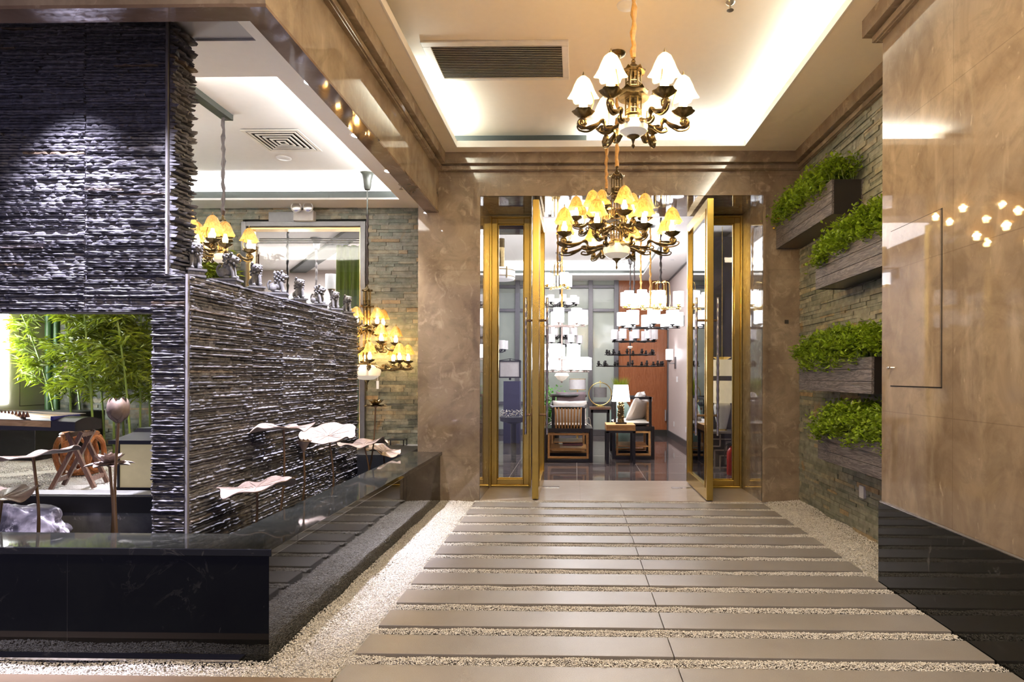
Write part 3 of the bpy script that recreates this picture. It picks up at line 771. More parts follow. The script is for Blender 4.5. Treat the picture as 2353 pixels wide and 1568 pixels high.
def chandelier(loc, label, tiers, roofs, cages, ztop, zceil, shade='amber', silk='silk_orange', canopy='cup', bowl=.073, parent=None, group=None, bulbw=3.0, rng=random.Random(4), rod_len=0, name='pagoda_chandelier'):
    own = parent is None
    t = thing(name, label, 'chandelier', loc, 0, group) if own else parent
    ox = (0, 0, 0) if own else loc
    T = Matrix.Translation(ox)
    def mv(m): m.v = [tuple(Vector(p)+Vector(ox)) for p in m.v]; return m
    b = MB()
    for z, r, h in roofs: roof_mb(b, z, r, h)
    for z0, z1, r in cages: cage_mb(b, z0, z1, r)
    b.lathe([(.004, -.03), (.030, -.014), (bowl*.62, -.004), (bowl*.62, .010), (.035, .018), (.03, .024)], 20)
    b.lathe([(.006, ztop-.01), (.012, ztop), (.006, ztop+.012), (.010, ztop+.02), (.004, ztop+.03)], 10)
    b.tube([(0, 0, .02), (0, 0, ztop)], .006, 6)
    mv(b).build('lantern_body', 'brass_bronze', t, smooth=True)
    lz = MB()
    for z0, z1, r in cages: lz.lathe([(r*.62, z0+.006), (r*.62, z1-.004)], 6)
    pass
    mv(MB().lathe([(.02, -.082*bowl/.073), (bowl*.55, -.078*bowl/.073), (bowl*.92, -.058*bowl/.073), (bowl, -.036*bowl/.073), (bowl*.93, -.014*bowl/.073), (bowl*.6, -.003)], 30)).build('alabaster_bowl', 'alabaster', t, smooth=True)
    q = bowl/.073
    mv(MB().lathe([(.0015, -.140*q), (.006, -.134*q), (.009, -.126*q), (.004, -.116*q), (.007, -.104*q), (.012, -.094*q), (.030, -.084*q), (.032, -.079*q)], 14)).build('finial', 'brass_bronze', t, smooth=True)
    c = MB(); H_ = zceil - (loc[2])
    if rod_len:
        c2 = MB().tube([(0, 0, H_-rod_len), (0, 0, H_-.06)], .007, 8); mv(c2).build('rod', 'dark_enamel', t, smooth=True)
    wrapped(c, (0, 0, ztop+.02), (0, 0, H_-rod_len-.01), .013, rng)
    mv(c).build('cord_sleeve', silk, t, smooth=True)
    if canopy == 'cup':
        mv(MB().lathe([(.008, H_-.045), (.02, H_-.04), (.03, H_-.022), (.052, H_-.016), (.062, H_-.004), (.062, H_)], 24)).build('ceiling_canopy', 'brass_bronze', t, smooth=True)
    elif canopy == 'trumpet':
        mv(MB().lathe([(.006, H_-.175), (.028, H_-.17), (.040, H_-.14), (.048, H_-.07), (.062, H_-.02), (.082, H_), (.01, H_)], 24)).build('ceiling_canopy', 'dark_enamel', t, smooth=True)
    for n, Rr, z, ph, skip in tiers:
        A = arm_meshes(Rr)
        for i in range(n):
            if i in skip: continue
            a = ph+2*PI*i/n
            ar = inst('arm', A[0], t, Vector(ox)+Vector((0, 0, z)), a)
            inst('drip_dish', A[1], ar); inst('candle_bulb', A[2], ar); inst('shade_rod', A[3], ar)
            inst('lamp_shade', A[4 if shade == 'amber' else 5], ar)
            if bulbw: point('bulb_light', (Rr, 0, .085), bulbw*1.7, (1, .69, .31), .02, ar)
    return t
RF1 = [(.235, .056, .05), (.135, .07, .05), (.108, .072, .02)]; CG1 = [(.155, .238, .036), (.022, .105, .038)]
GC = 'hanging pagoda chandeliers of the foyer'
z1 = at(1455, 276, Y=3.0)
chandelier((at(1455, 276, Y=3.0).x, 3.0, z1.z), 'nearest foyer chandelier with six glowing white frilled glass shades around a brass pagoda lantern', [(6, .245, 0, PI/6*0, ())], RF1, CG1, .287, ZT, 'white', bulbw=38, group=GC)
p2 = at(1417, 560, Y=4.35)
RF2 = [(.475, .052, .05), (.33, .070, .05), (.16, .075, .05)]; CG2 = [(.355, .475, .036), (.20, .33, .036), (.02, .15, .040)]
chandelier(tuple(p2), 'largest foyer chandelier, two tiers of amber shades hanging in front of the doorway', [(8, .40, 0, PI/8, ()), (5, .20, .135, -PI/2+.2, ())], RF2, CG2, .527, ZT, 'amber', bowl=.098, bulbw=12, group=GC)
p3 = at(1393, 517, Y=5.15)
chandelier(tuple(p3), 'small amber shaded chandelier hanging just behind the largest two-tier one', [(6, .27, 0, .35, ())], RF1, CG1, .287, ZT, 'amber', bulbw=7, group=GC)
p4 = at(843, 838, Y=6.3)
chandelier(tuple(p4), 'three-tier amber shaded chandelier on a dark sleeved cord beside the courtyard stone wall', [(8, .42, 0, PI/8, ()), (6, .29, .19, .3, ()), (5, .17, .37, -PI/2-.3, ())],
           [(.765, .052, .05), (.60, .07, .05), (.38, .075, .04)], [(.62, .765, .036), (.42, .60, .036), (.20, .36, .038), (.02, .17, .04)], .815, ZL+.22, 'amber', 'cord_dark', 'trumpet', bowl=.145, bulbw=7, rod_len=.42)
# linear pendant with two lanterns from one ceiling bar
bq = at(513, 268, Z=ZL+.18)
lp = thing('linear_chandelier', 'long ceiling bar pendant carrying two amber shaded pagoda lanterns beside the slate wall', 'chandelier', (bq.x, bq.y-.27, 0))
B('ceiling_bar', 'dark_enamel', (-.04, -.30, ZL+.175), (.04, .34, ZL+.22), lp)
for yy, lz in ((-.20, at(440, 562, Y=bq.y-.47).z), (.27, at(513, 583, Y=bq.y).z)):
    chandelier((0, yy, lz), '', [(6 if yy < 0 else 5, .19, 0, .3 if yy > 0 else .1, (2, 3) if yy < 0 else (1,))], RF1, CG1, .287, ZL+.18, 'amber', 'cord_dark', None, bulbw=7, parent=lp, name='')

# ================================================================== PLANTERS on the right wall
def leaves(m, pts, rng, size, dirs=None, thin=.5):
    for i, p in enumerate(pts):
        p = Vector(p); a = rng.uniform(0, 2*PI); e = rng.uniform(-.3, 1.1)
        d = Vector((cos(a)*cos(e), sin(a)*cos(e), sin(e))) if dirs is None else (dirs[i]+Vector((rng.uniform(-.5, .5), rng.uniform(-.5, .5), rng.uniform(-.5, .5)))).normalized()
        s = Vector((-sin(a), cos(a), rng.uniform(-.4, .4))).normalized() if dirs is None else d.cross(Vector((rng.uniform(-1, 1), rng.uniform(-1, 1), 1))).normalized()
        l = size*rng.uniform(.6, 1.25); w = l*thin; nn = d.cross(s)*l*.12
        m.add([p, p+d*l*.5+s*w*.5-nn, p+d*l, p+d*l*.5-s*w*.5-nn, p+d*l*.5], [(0, 1, 4), (1, 2, 4), (2, 3, 4), (3, 0, 4)])
def planter(x0, x1, y0, y1, zb, zt, seed, label, droop=.03, hh=.17, bloom=False):
    rng = random.Random(seed)
    t = thing('wall_planter', label, 'planter', ((x0+x1)/2, (y0+y1)/2, zb), 0, 'charred wood planters on the ledger stone wall')
    hx, hy, h = (x1-x0)/2, (y1-y0)/2, zt-zb
    b = MB(); w = .018
    for k in range(3):       # stacked boards, long sides and ends
        za, zb_ = k*h/3+.0015, (k+1)*h/3-.0015
        b.box((-hx, -hy, za), (-hx+w, hy, zb_)).box((hx-w, -hy, za), (hx, hy, zb_)).box((-hx+w, hy-w, za), (hx-w, hy, zb_))
    b.build('board_box', 'planter_wood', t, bevel=.0015)
    MB().box((-hx+w, -hy, .001), (hx-w, -hy+w, h-.001)).box((-hx+w, -hy+w, .005), (hx-w, hy-w, .02)).build('end_panel', 'black_wood', t)
    B('soil', 'duct_dark', (-hx+w, -hy+w, h*.3), (hx-w, hy-w, h*.86), t)
    st = MB(); lf = MB(); pts = []
    nb = 210
    for i in range(nb):
        bx = rng.uniform(-hx*.9, hx*.7); by = rng.uniform(-hy*.96, hy*.96)
        tx_ = bx*1.1 + rng.uniform(-.10, .05); ty_ = by+rng.uniform(-.09, .09)
        tz = h*.86 + hh*rng.uniform(.35, 1.0)*(1-.25*abs(ty_/hy)**3) - (droop if tx_ < -hx else 0)*2
        if tx_ < -hx*.9 and rng.random() < .8: tz = h*.86+rng.uniform(-droop, hh*.6)
        p0 = Vector((bx, by, h*.8)); p1 = Vector((tx_, ty_, tz)); pm = (p0+p1)/2+Vector((rng.uniform(-.02, .02), rng.uniform(-.02, .02), .03))
        st.tube([p0, pm, p1], [.003, .0025, .0015], 4)
        for j in range(42):
            q = p1+Vector((rng.gauss(0, .030), rng.gauss(0, .030), rng.gauss(0, .024)))
            pts.append(q)
    pts = [q for q in pts if not (q.z < h*.9 and -hx < q.x < hx and abs(q.y) < hy) and q.x < hx-.01 and not (q.z < h and abs(q.y) > hy-.0 and q.z < h-.02)]
    leaves(lf, pts, rng, .034, thin=.72)
    st.build('stems', 'bamboo_culm', t); lf.build('foliage', 'leaf_green', t)
    if bloom:
        MB().ball((-hx-.02, hy-.12, h+.0), .012, 6).build('flower', 'flower_red', t, label='small red bloom')
        MB().ball((-hx-.02, hy+.01, h-.06), .010, 6).build('flower', 'flower_yellow', t, label='small yellow bloom')
planter(1.91, XS-.003, 4.59, YW-.02, 2.413, 2.675, 1, 'topmost charred wood planter of green boxwood, its black end facing out', bloom=True, hh=.25)
planter(1.91, XS-.003, 3.61, 4.89, 1.89, 2.135, 2, 'second highest charred wood planter, running behind the marble block', hh=.23)
planter(1.91, XS-.003, 3.97, 5.24, 1.085, 1.33, 3, 'middle height charred wood planter with strong wood grain and black end', hh=.25)
planter(1.91, XS-.003, 3.56, 4.84, .554, .785, 4, 'lowest charred wood planter, just above the white wall outlet', hh=.25)
o = B('wall_outlet', 'white_plastic', (XS-.03, at(1988, 1130, X=XS).y-.035, at(1988, 1145, X=XS).z), (XS-.005, at(1988, 1130, X=XS).y+.035, at(1988, 1117, X=XS).z), bevel=.003)
tag(o, 'small white outlet box low on the ledger stone wall', 'outlet')

# ================================================================== CEILING FITTINGS
gx0, gx1 = at(1005, 180, Z=ZT).x, at(1308, 180, Z=ZT).x; gy0, gy1 = at(1150, 92, Z=ZT).y, at(1150, 182, Z=ZT).y
t = thing('ceiling_air_grille', 'large rectangular air conditioning grille with dark slots in the lit ceiling tray', 'air vent', ((gx0+gx1)/2, (gy0+gy1)/2, ZT))
hx, hy = (gx1-gx0)/2, (gy1-gy0)/2
m = MB(); w = .06
m.box((-hx, -hy, -.012), (hx, -hy+w, 0)).box((-hx, hy-w*.6, -.012), (hx, hy, 0)).box((-hx, -hy+w, -.012), (-hx+w, hy-w*.6, 0)).box((hx-w*.8, -hy+w, -.012), (hx, hy-w*.6, 0))
m.build('frame', 'grille_white', t, bevel=.003)
B('duct', 'duct_dark', (-hx+w, -hy+w, -.002), (hx-w*.8, hy-w*.6, -.0005), t)
ns = 19; yy0, yy1 = -hy+w, hy-w*.6
for i in range(ns):
    y = yy0+(i+.5)*(yy1-yy0)/ns
    MB().box((-hx+w, -.0012, -.006), (hx-w*.8, .0012, .006), Matrix.Translation((0, y, -.009)) @ Matrix.Rotation(-.9, 4, 'X')).build('slat', 'grille_white', t)
dc = at(650, 322, Z=ZL+.22)
t = thing('square_ceiling_diffuser', 'square white four-way air diffuser in the courtyard ceiling', 'air vent', tuple(dc))
m = MB(); s = .25
for k in range(6):
    a = s-k*.042; b = a-.016
    z = -.006-.003*k
    if k == 0: b = a-.03
    m.box((-a, -a, z-.006), (a, -b, z)).box((-a, b, z-.006), (a, a, z)).box((-a, -b, z-.006), (-b, b, z)).box((b, -b, z-.006), (a, b, z))
m.build('diffuser_rings', 'grille_white', t)
B('duct', 'duct_dark', (-s+.03, -s+.03, -.004), (s-.03, s-.03, -.001), t)
o = MB().lathe([(.055, -.012), (.07, -.004), (.07, 0)], 24, tuple(at(652, 363, Z=ZL+.22))).build('smoke_detector', 'white_plastic', smooth=True); tag(o, 'round white detector near the square ceiling diffuser', 'smoke detector')
def downlight(px, py, z, lab, r=.045, mat='led_small', sp=None, grp='recessed downlights beside the marble beam'):
    c = at(px, py, Z=z); t = thing('recessed_downlight', lab, 'downlight', tuple(c), 0, grp)
    MB().lathe([(r, -.004), (r*1.25, -.003), (r*1.3, 0)], 20, cap=False).build('trim_ring', 'white_plastic', t)
    MB().lathe([(r, -.003), (.001, -.003)], 16, cap=False).build('lens', mat, t)
    if sp: spot('downlight_spot', (c.x, c.y, z-.02), sp[0], sp[1], sp[2], sp[3], .7, .03)
LAV = (.86, .84, 1)
downlight(716, 189, ZL, 'lit courtyard downlight beside the beam, closest to the slate tower', sp=((-2.09, 3.80, .9), 330, LAV, 62))
downlight(821, 311, ZL, 'lit courtyard downlight, middle one of three along the marble beam', sp=((-2.09, 4.75, .9), 340, LAV, 62))
downlight(895, 393, ZL, 'lit courtyard downlight closest to the stone wall', sp=((-1.95, 5.5, .9), 150, (1, .9, .8), 70))
def sprinkler(px, py, z, lab):
    c = at(px, py, Z=z); t = MB().lathe([(.004, -.05), (.022, -.048), (.006, -.04), (.005, -.02), (.022, -.01), (.03, 0)], 14, tuple(c)).build('fire_sprinkler', 'sprinkler_metal', smooth=True); tag(t, lab, 'sprinkler', 'ceiling fire sprinklers')
sprinkler(1552, 352, ZC, 'small metal sprinkler above the doorway lintel')
o = MB().lathe([(.04, -.02), (.06, -.008), (.062, 0)], 24, tuple(at(1440, 12, Z=ZT))).build('smoke_detector', 'white_plastic', smooth=True); tag(o, 'round white detector on the tray ceiling left of the nearest chandelier cord', 'smoke detector')
sprinkler(1678, 6, ZT, 'metal sprinkler at the top of the tray right of the chandeliers')
sprinkler(922, 424, ZL, 'small metal sprinkler beside the beam near the marble pillar')
# emergency light on a dark board
ec = at(668, 505, Y=YS-.02)
o = B('junction_panel', 'frame_grey', (at(622, 0, Y=YS).x, YS-.035, at(0, 514, Y=YS).z), (at(680, 0, Y=YS).x, YS-.012, at(0, 491, Y=YS).z)); tag(o, 'dark rectangular box over the courtyard window beside the emergency light', 'wall box')
t = thing('emergency_light', 'white twin-head emergency light above the courtyard window', 'emergency light', (at(672, 0, Y=YS).x+.06, YS-.05, at(0, 514, Y=YS).z))
B('housing', 'white_plastic', (0, -.05, 0), (.225, .035, .118), t, bevel=.006)
for x in (.075, .205):
    MB().lathe([(.02, .035), (.04, .03), (.055, .005), (.058, -.01)], 20, M=Matrix.Translation((x, -.13, .125)) @ Matrix.Rotation(PI/2, 4, 'X') @ Matrix.Scale(-1, 4, (0, 0, 1))).build('lamp_head', 'white_plastic', t, smooth=True)
    MB().lathe([(.048, .011), (.03, .016), (.001, .018)], 20, M=Matrix.Translation((x, -.13, .125)) @ Matrix.Rotation(PI/2, 4, 'X')).build('lens', 'steel', t, smooth=True)

# ================================================================== STONE LIONS
def lion_mesh():
    m = MB(); bl = m.ball
    bl((0, .012, .040), .030, 10, (.85, 1.25, .95))       # haunches
    bl((0, -.008, .062), .026, 10, (.85, .85, 1.35))      # chest
    for s in (-1, 1):
        bl((s*.022, .022, .028), .017, 8, (.7, 1.3, 1.3))  # thighs
        bl((s*.023, -.002, .009), .010, 8, (.9, 1.8, .8))  # hind paws
        m.tube([(s*.015, -.020, .070), (s*.017, -.030, .04), (s*.017, -.034, .008)], [.012, .0095, .009], 8)
        bl((s*.017, -.040, .008), .010, 8, (1, 1.3, .8))
        bl((s*.020, -.020, .128), .008, 6, (.6, .8, 1.1))  # ears
        bl((s*.009, -.052, .117), .006, 6)
    bl((0, -.024, .110), .027, 12, (1.0, 1.0, .95))       # head
    bl((0, -.047, .103), .016, 8, (1.05, 1.0, .8))        # muzzle
    bl((0, -.062, .108), .006, 6, (1.2, .8, .8))
    bl((0, -.045, .090), .011, 8, (1, 1, .5))             # jaw
    for i in range(34):                                   # curled mane
        a = i*2.399; zz = .070+.068*(i/34); rr = .026+.004*sin(i)
        x, y = rr*cos(a), -.012+rr*sin(a)
        if y < -.03 and zz > .085: continue
        bl((x, y, zz), .0085, 5)
    m.tube(smoothpath([(0, .045, .02), (0, .056, .05), (0, .045, .075), (0, .036, .07)], 4), [.006]*13, 6)
    bl((.018, -.042, .014), .010, 8)                      # ball under the paw
    return m
lm = lion_mesh().mesh('lion_body', 'stone_lion', True)
pm = MB(); pm.box((-.042, -.062, 0), (.042, .062, .010)).box((-.036, -.056, .010), (.036, .056, .030)).box((-.045, -.066, .030), (.045, .066, .040))
for s in (-1, 1):
    for k in range(5): pm.box((-.030+k*.0135, s*.056-.002, .014), (-.021+k*.0135, s*.056+.002, .026))
    for k in range(7): pm.box((s*.036-.002, -.048+k*.0145, .014), (s*.036+.002, -.039+k*.0145, .026))
pm = pm.mesh('plinth', 'stone_lion')
lionx = (447, 523, 587, 637, 686, 730, 768, 797)
LDesc = ['darkest stone lion, hidden partly behind the slate tower', 'stone lion second from the slate tower, in front of the bamboo', 'stone lion third from the slate tower, before the brown curtain', 'stone lion fourth from the slate tower, turned sideways', 'stone lion fourth from the far end of the slate wall', 'stone lion third from the far end, in front of the green curtain', 'stone lion second from the far end of the slate wall', 'stone lion standing last at the far end of the slate wall']
for i, px in enumerate(lionx):
    p = at(px, 700, X=-2.135)
    t = thing('stone_lion', LDesc[i], 'statue', (p.x, min(p.y, 5.64), 1.742), [.9, 1.9, .9, 2.1, .9, 1.6, .9, .9][i]-.2, 'small carved lions on the slate wall')
    t.scale = (1.12,)*3
    b_ = inst('lion_body', lm, t, (0, 0, .040)); inst('plinth', pm, t)

# ================================================================== LOTUS SCULPTURES
def lotus_leaf_mesh(r, seed, cup=.12, tilt=0, wave=.18, fold=0):
    rng = random.Random(seed); n = 72; rings = 9; ph = [rng.uniform(0, 6.28) for _ in range(4)]
    def z(rr, a):
        q = rr/r
        return r*(cup*q**2 - .05*math.exp(-(q/.12)**2) + wave*q**2.2*(.6*sin(3*a+ph[0])+.4*sin(5*a+ph[1])+.25*sin(8*a+ph[2])) + .012*cos(11*a)*q + fold*q*q*cos(2*a+ph[3]))
    vs = [(0, 0, z(0, 0))]
    for j in range(1, rings+1):
        for i in range(n):
            a = 2*PI*i/n; rr = r*j/rings*(1+.07*sin(4*a+ph[1])*(j/rings)+.04*sin(9*a)*(j/rings)**3)
            vs.append((rr*cos(a), rr*sin(a), z(rr, a)))
    top = len(vs); vs += [(x, y, zz-.004) for x, y, zz in vs]
    fs = []
    for o_, flip in ((0, 0), (top, 1)):
        for i in range(n):
            f = (o_, o_+1+i, o_+1+(i+1) % n); fs.append(f[::-1] if flip else f)
            for j in range(rings-1):
                a = o_+1+j*n; f = (a+i, a+n+i, a+n+(i+1) % n, a+(i+1) % n); fs.append(f[::-1] if flip else f)
    e = 1+(rings-1)*n
    for i in range(n): fs.append((e+i, top+e+i, top+e+(i+1) % n, e+(i+1) % n))
    m = MB().add(vs, fs)
    for i in range(11):
        a = 2*PI*i/11; m.tube([(r*q*cos(a), r*q*sin(a), z(r*q, a)+.0012) for q in (.04, .2, .4, .6, .8)], [.0028, .0024, .002, .0016, .0008], 5)
    return m
def stem(t, base, top, r=.0065, bend=(.02, 0)):
    mid = (Vector(base)+Vector(top))/2+Vector((bend[0], bend[1], 0))
    MB().tube(smoothpath([base, mid, top], 6), [r*1.15]*6+[r]*7, 8).build('stem', 'lotus_stem', t, smooth=True)
def leafsc(px, py, X=None, Y=None, wpx=130, bpx=None, bpy_=1200, lab='', seed=0, tilt=(0, 0), cup=.10, wave=.16, fold=0, rz=0):
    c = at(px, py, X=X, Y=Y); r = wpx/2*c.y/F*.97
    zb = .215
    bx = at(bpx or px, 864, Y=c.y).x
    t = thing('lotus_leaf_sculpture', lab, 'lotus sculpture', (bx, c.y, zb), 0, 'copper lotus leaves standing in the pond')
    off = Vector((c.x-bx, 0, c.z-zb))
    l = lotus_leaf_mesh(r, seed, cup, 0, wave, fold).build('leaf', 'lotus_copper', t, smooth=True); l.location = off; l.rotation_euler = (tilt[0], tilt[1], rz)
    stem(t, (0, 0, 0), tuple(off-Vector((0, 0, .004))))
leafsc(652, 984, X=-1.86, wpx=132, bpx=640, lab='highest copper lotus leaf on the left of the pair above the pond coping', seed=2, cup=.06, wave=.14)
leafsc(755, 1000, X=-1.80, wpx=122, bpx=765, lab='copper lotus leaf tilted to show its veined top, right of the highest leaf', seed=5, tilt=(.30, .10), cup=.10, wave=.12)
leafsc(590, 1118, X=-1.80, wpx=172, bpx=575, lab='broad copper lotus leaf low over the coping, nearest the slate corner', seed=9, cup=.03, wave=.15, tilt=(0, -.10))
leafsc(836, 1020, X=-1.80, wpx=116, bpx=848, lab='copper lotus leaf at the far end of the slate side wall', seed=12, cup=.05, wave=.16, tilt=(0, -.08))
leafsc(882, 1036, X=-1.72, wpx=80, bpx=872, lab='dark lotus leaf in shade against the black pond end', seed=14, cup=.05, wave=.15, tilt=(.1, .25))
leafsc(76, 1047, Y=3.02, wpx=168, bpx=85, lab='wide copper lotus leaf left of the opening, near the zither legs', seed=21, cup=.04, wave=.10, tilt=(0, -.16))
leafsc(5, 1142, Y=2.97, wpx=135, bpx=-40, lab='low copper lotus leaf cut off by the left picture edge', seed=23, cup=.16, wave=.22, tilt=(.12, .05))
# seed pod
c = at(698, 1014, X=-1.78); t = thing('lotus_pod_sculpture', 'brass cone lotus seed pod on a thin stem between the lotus leaves', 'lotus sculpture', (c.x-.012, c.y, .215))
MB().lathe([(.006, -.075), (.018, -.045), (.036, -.012), (.050, 0), (.048, .004), (.03, .006), (.001, .006)], 24, (.012, 0, c.z-.215)).build('pod', 'lotus_copper', t, smooth=True)
m = MB()
for i in range(7): m.ball((.012+.028*cos(i*2*PI/6)*(i < 6), .028*sin(i*2*PI/6)*(i < 6), c.z-.215+.006), .006, 5)
m.build('seeds', 'lotus_stem', t, smooth=True); stem(t, (-.02, 0, 0), (.012, 0, c.z-.215-.07))
def petal(m, L_, w, a, e, curl, base, th=.0015):
    """one petal from base, heading azimuth a, elevation e, curling"""
    n, k = 8, 6; vs = []; d = Vector((cos(a), sin(a), 0)); s = Vector((-sin(a), cos(a), 0)); p = Vector(base); el = e
    for j in range(n+1):
        t = j/n; ww = w*math.sin(PI*min(1, (t*.93+.07))**.8)**.75*(1 if j < n else 0)
        nn = (d*(-sin(el))+Vector((0, 0, cos(el))))
        for i in range(k+1):
            u = i/k*2-1; vs.append(p+s*u*ww*.5+nn*(u*u*ww*.22))
        p = p+(d*cos(el)+Vector((0, 0, sin(el))))*L_/n; el += curl/n
    N_ = len(vs); vs += [v-Vector((0, 0, th)) for v in vs]; fs = []
    for j in range(n):
        for i in range(k):
            q = j*(k+1)+i; fs += [(q, q+1, q+k+2, q+k+1), (N_+q, N_+q+k+1, N_+q+k+2, N_+q+1)]
    m.add(vs, fs)
def flower(px, py, X=None, Y=None, wpx=60, bpx=None, lab='', mat='lotus_copper'):
    c = at(px, py, X=X, Y=Y); r = wpx/2*c.y/F; bx = at(bpx or px, 864, Y=c.y).x; zb = .215
    t = thing('lotus_flower_sculpture', lab, 'lotus sculpture', (bx, c.y, zb)); o = Vector((c.x-bx, 0, c.z-zb))
    for ring, (n, e, ln, wd) in enumerate(((8, .10, 1.0, .62), (7, .55, .80, .5), (5, 1.0, .6, .42))):
        for i in range(n):
            m = MB(); petal(m, r*ln, r*wd, 2*PI*i/n+ring*.4, e, -.15 if ring == 0 else .3, o+Vector((0, 0, .004*ring)))
            m.build('petal', mat, t, smooth=True)
    MB().lathe([(.004, -.012), (.016, 0), (.014, .018), (.001, .022)], 12, tuple(o)).build('seed_head', 'lotus_stem', t, smooth=True)
    stem(t, (0, 0, 0), tuple(o-Vector((0, 0, .008))))
flower(863, 935, X=-1.76, wpx=58, bpx=842, lab='open metal lotus flower on the tallest stem before the ledger stone wall', mat='brass_bronze')
flower(252, 1070, Y=3.05, wpx=98, bpx=251, lab='open copper lotus flower low beside the lotus bud stem')
c = at(272, 972, Y=2.98); t = thing('lotus_bud_sculpture', 'closed copper lotus bud on a tall stem in front of the bamboo', 'lotus sculpture', (c.x+.006, c.y, .215))
for i in range(6):
    m = MB(); petal(m, .148, .080, 2*PI*i/6+.5, .55, 1.75, (-.006, 0, c.z-.215)); m.build('petal', 'lotus_copper', t, smooth=True)
MB().lathe([(.004, 0), (.022, .012), (.034, .04), (.034, .07), (.022, .095), (.004, .112)], 16, (-.006, 0, c.z-.215)).build('bud_core', 'lotus_copper', t, smooth=True)
stem(t, (0, 0, 0), (-.006, 0, c.z-.215), bend=(-.02, 0))
# boulder
bm = bmesh.new(); bmesh.ops.create_icosphere(bm, subdivisions=5, radius=1)
for v in bm.verts:
    n_ = noise.fractal(v.co*1.6, 1, 2, 5); v.co = v.co*(1+.22*n_)+Vector((0, 0, .02*noise.noise(v.co*7)))
    v.co = Vector((v.co.x*.42, v.co.y*.10, v.co.z*.22))
me = bpy.data.meshes.new('pond_boulder'); bm.to_mesh(me); me.polygons.foreach_set('use_smooth', [True]*len(me.polygons)); me.materials.append(MATS['rock_marble'])
o = bpy.data.objects.new('pond_boulder', me); COL.objects.link(o); o.location = (at(15, 864, Y=3.53).x, 3.53, .215)
tag(o, 'black and white marbled boulder lying in the pond under the opening', 'boulder')
# ================================================================== COURTYARD OBJECTS
# bamboo plants
def bamboo(x, y, h, seed, label, lean=(0, 0), zb=ZF, nleaf=26, r=.011, lo=.25):
    rng = random.Random(seed)
    t = thing('bamboo_plant', label, 'bamboo', (x, y, zb), 0, 'bamboo stalks along the courtyard wall')
    m = MB(); lf = MB(); n = 12
    path = [Vector((lean[0]*(i/n)**1.6, lean[1]*(i/n)**1.6, h*i/n)) for i in range(n+1)]
    pts = []; rr = []
    for i in range(n):
        for q, s in ((0, 1.25), (.06, 1.0), (.94, 1.0)):
            pts.append(path[i].lerp(path[i+1], q)); rr.append(r*s*(1-.5*i/n))
    m.tube(pts, rr, 7)
    L_, D_ = [], []
    for k in range(nleaf):
        z = lo+(1-lo)*rng.random()**.9; i = min(n-1, int(z*n)); p = path[i].lerp(path[i+1], z*n-i)
        a = rng.uniform(0, 2*PI); ln = rng.uniform(.14, .36)*(1.15-.5*z); e = p+Vector((cos(a)*ln, sin(a)*ln*.7, ln*rng.uniform(.1, .7)))
        m.tube([p, (p+e)/2+Vector((0, 0, .02)), e], [.003, .002, .001], 4)
        for _ in range(34):
            q = rng.uniform(.3, 1.05); b = p.lerp(e, q)+Vector((rng.gauss(0, .02), rng.gauss(0, .02), rng.gauss(0, .02)))
            if b.y+y > 6.68 or b.x+x < -5.82: continue
            aa = a+rng.gauss(0, .9); L_.append(b); D_.append(Vector((cos(aa), sin(aa), rng.uniform(-.75, .35))))
    leaves(lf, L_, rng, .105, D_, thin=.15)
    m.build('culm', 'bamboo_culm', t); lf.build('foliage', 'bamboo_leaf', t)
bl = 'leafy green bamboo stalk growing against the courtyard ledger stone wall'
rng = random.Random(31)
for i, (px, yy) in enumerate(((135, 6.3), (165, 6.05), (190, 6.5), (215, 5.9), (240, 6.35), (262, 6.1), (285, 6.5), (300, 5.85), (322, 6.2), (345, 6.45), (372, 6.0), (400, 6.3), (440, 6.2), (478, 6.45), (512, 6.25), (545, 6.5))):
    p = at(px, 1000, Y=yy)
    bamboo(p.x, yy, rng.uniform(1.9, 2.35) if px > 150 else 1.75, 100+i, bl, (rng.uniform(-.3, .1) if px > 160 else -.42, rng.uniform(-.15, .1)), nleaf=38)
for i, (px, r) in enumerate(((112, .035), (130, .03))):
    p = at(px, 1000, Y=6.55)
    m = MB(); m.tube([(p.x, 6.55, ZF+z*.3) for z in range(8)], [r*(1.04 if z % 2 else 1) for z in range(8)], 14)
    tag(m.build('thick_bamboo_pole', 'leaf_dark', smooth=True), 'thick dark green bamboo pole at the left edge of the grove', 'bamboo pole', 'thick bamboo poles')
# dark low cabinet against the left wall
t = tag(B('low_black_cabinet', 'matte_black', (-5.86, 5.6, ZF), (-5.05, 6.45, ZF+.42), bevel=.006), 'low black cabinet behind the zither against the cream wall', 'cabinet')
# zither (guzheng)
zc = at(204, 1000, Y=4.3)
t = thing('zither', 'long black and golden zither with strings resting on folding trestles', 'zither', (zc.x, 4.30, .80))
Lz = 1.62; n = 20; vs = []
for i in range(n+1):
    u = i/n; x = -Lz*u; w = .12+.045*min(1, u*2.2); arch = .030*sin(PI*min(1, u*1.0+.06))
    for j in range(9):
        q = j/8*2-1; vs.append((x, q*w, .062+arch+.028*(1-q*q)))
    for j in range(9):
        q = j/8*2-1; vs.append((x, q*w, .0+arch*.5))
top, body = MB(), MB(); fs = []
for i in range(n):
    a, b = i*18, (i+1)*18
    fs += [(a+j, a+j+1, b+j+1, b+j) for j in range(8)]+[(a+9+j, b+9+j, b+10+j, a+10+j) for j in range(8)]+[(a, b, b+9, a+9), (a+8, a+17, b+17, b+8)]
fs += [tuple(range(9))+tuple(range(17, 8, -1)), tuple(n*18+q for q in (list(range(8, -1, -1))+list(range(9, 18))))]
body.add(vs, fs).build('body', 'black_wood', t, smooth=True)
tp = MB(); i0, i1 = 2, n-1; vv = []
for i in range(i0, i1+1):
    for j in range(9): p = vs[i*18+j]; vv.append((p[0], p[1]*.9, p[2]+.004))
m_ = i1-i0
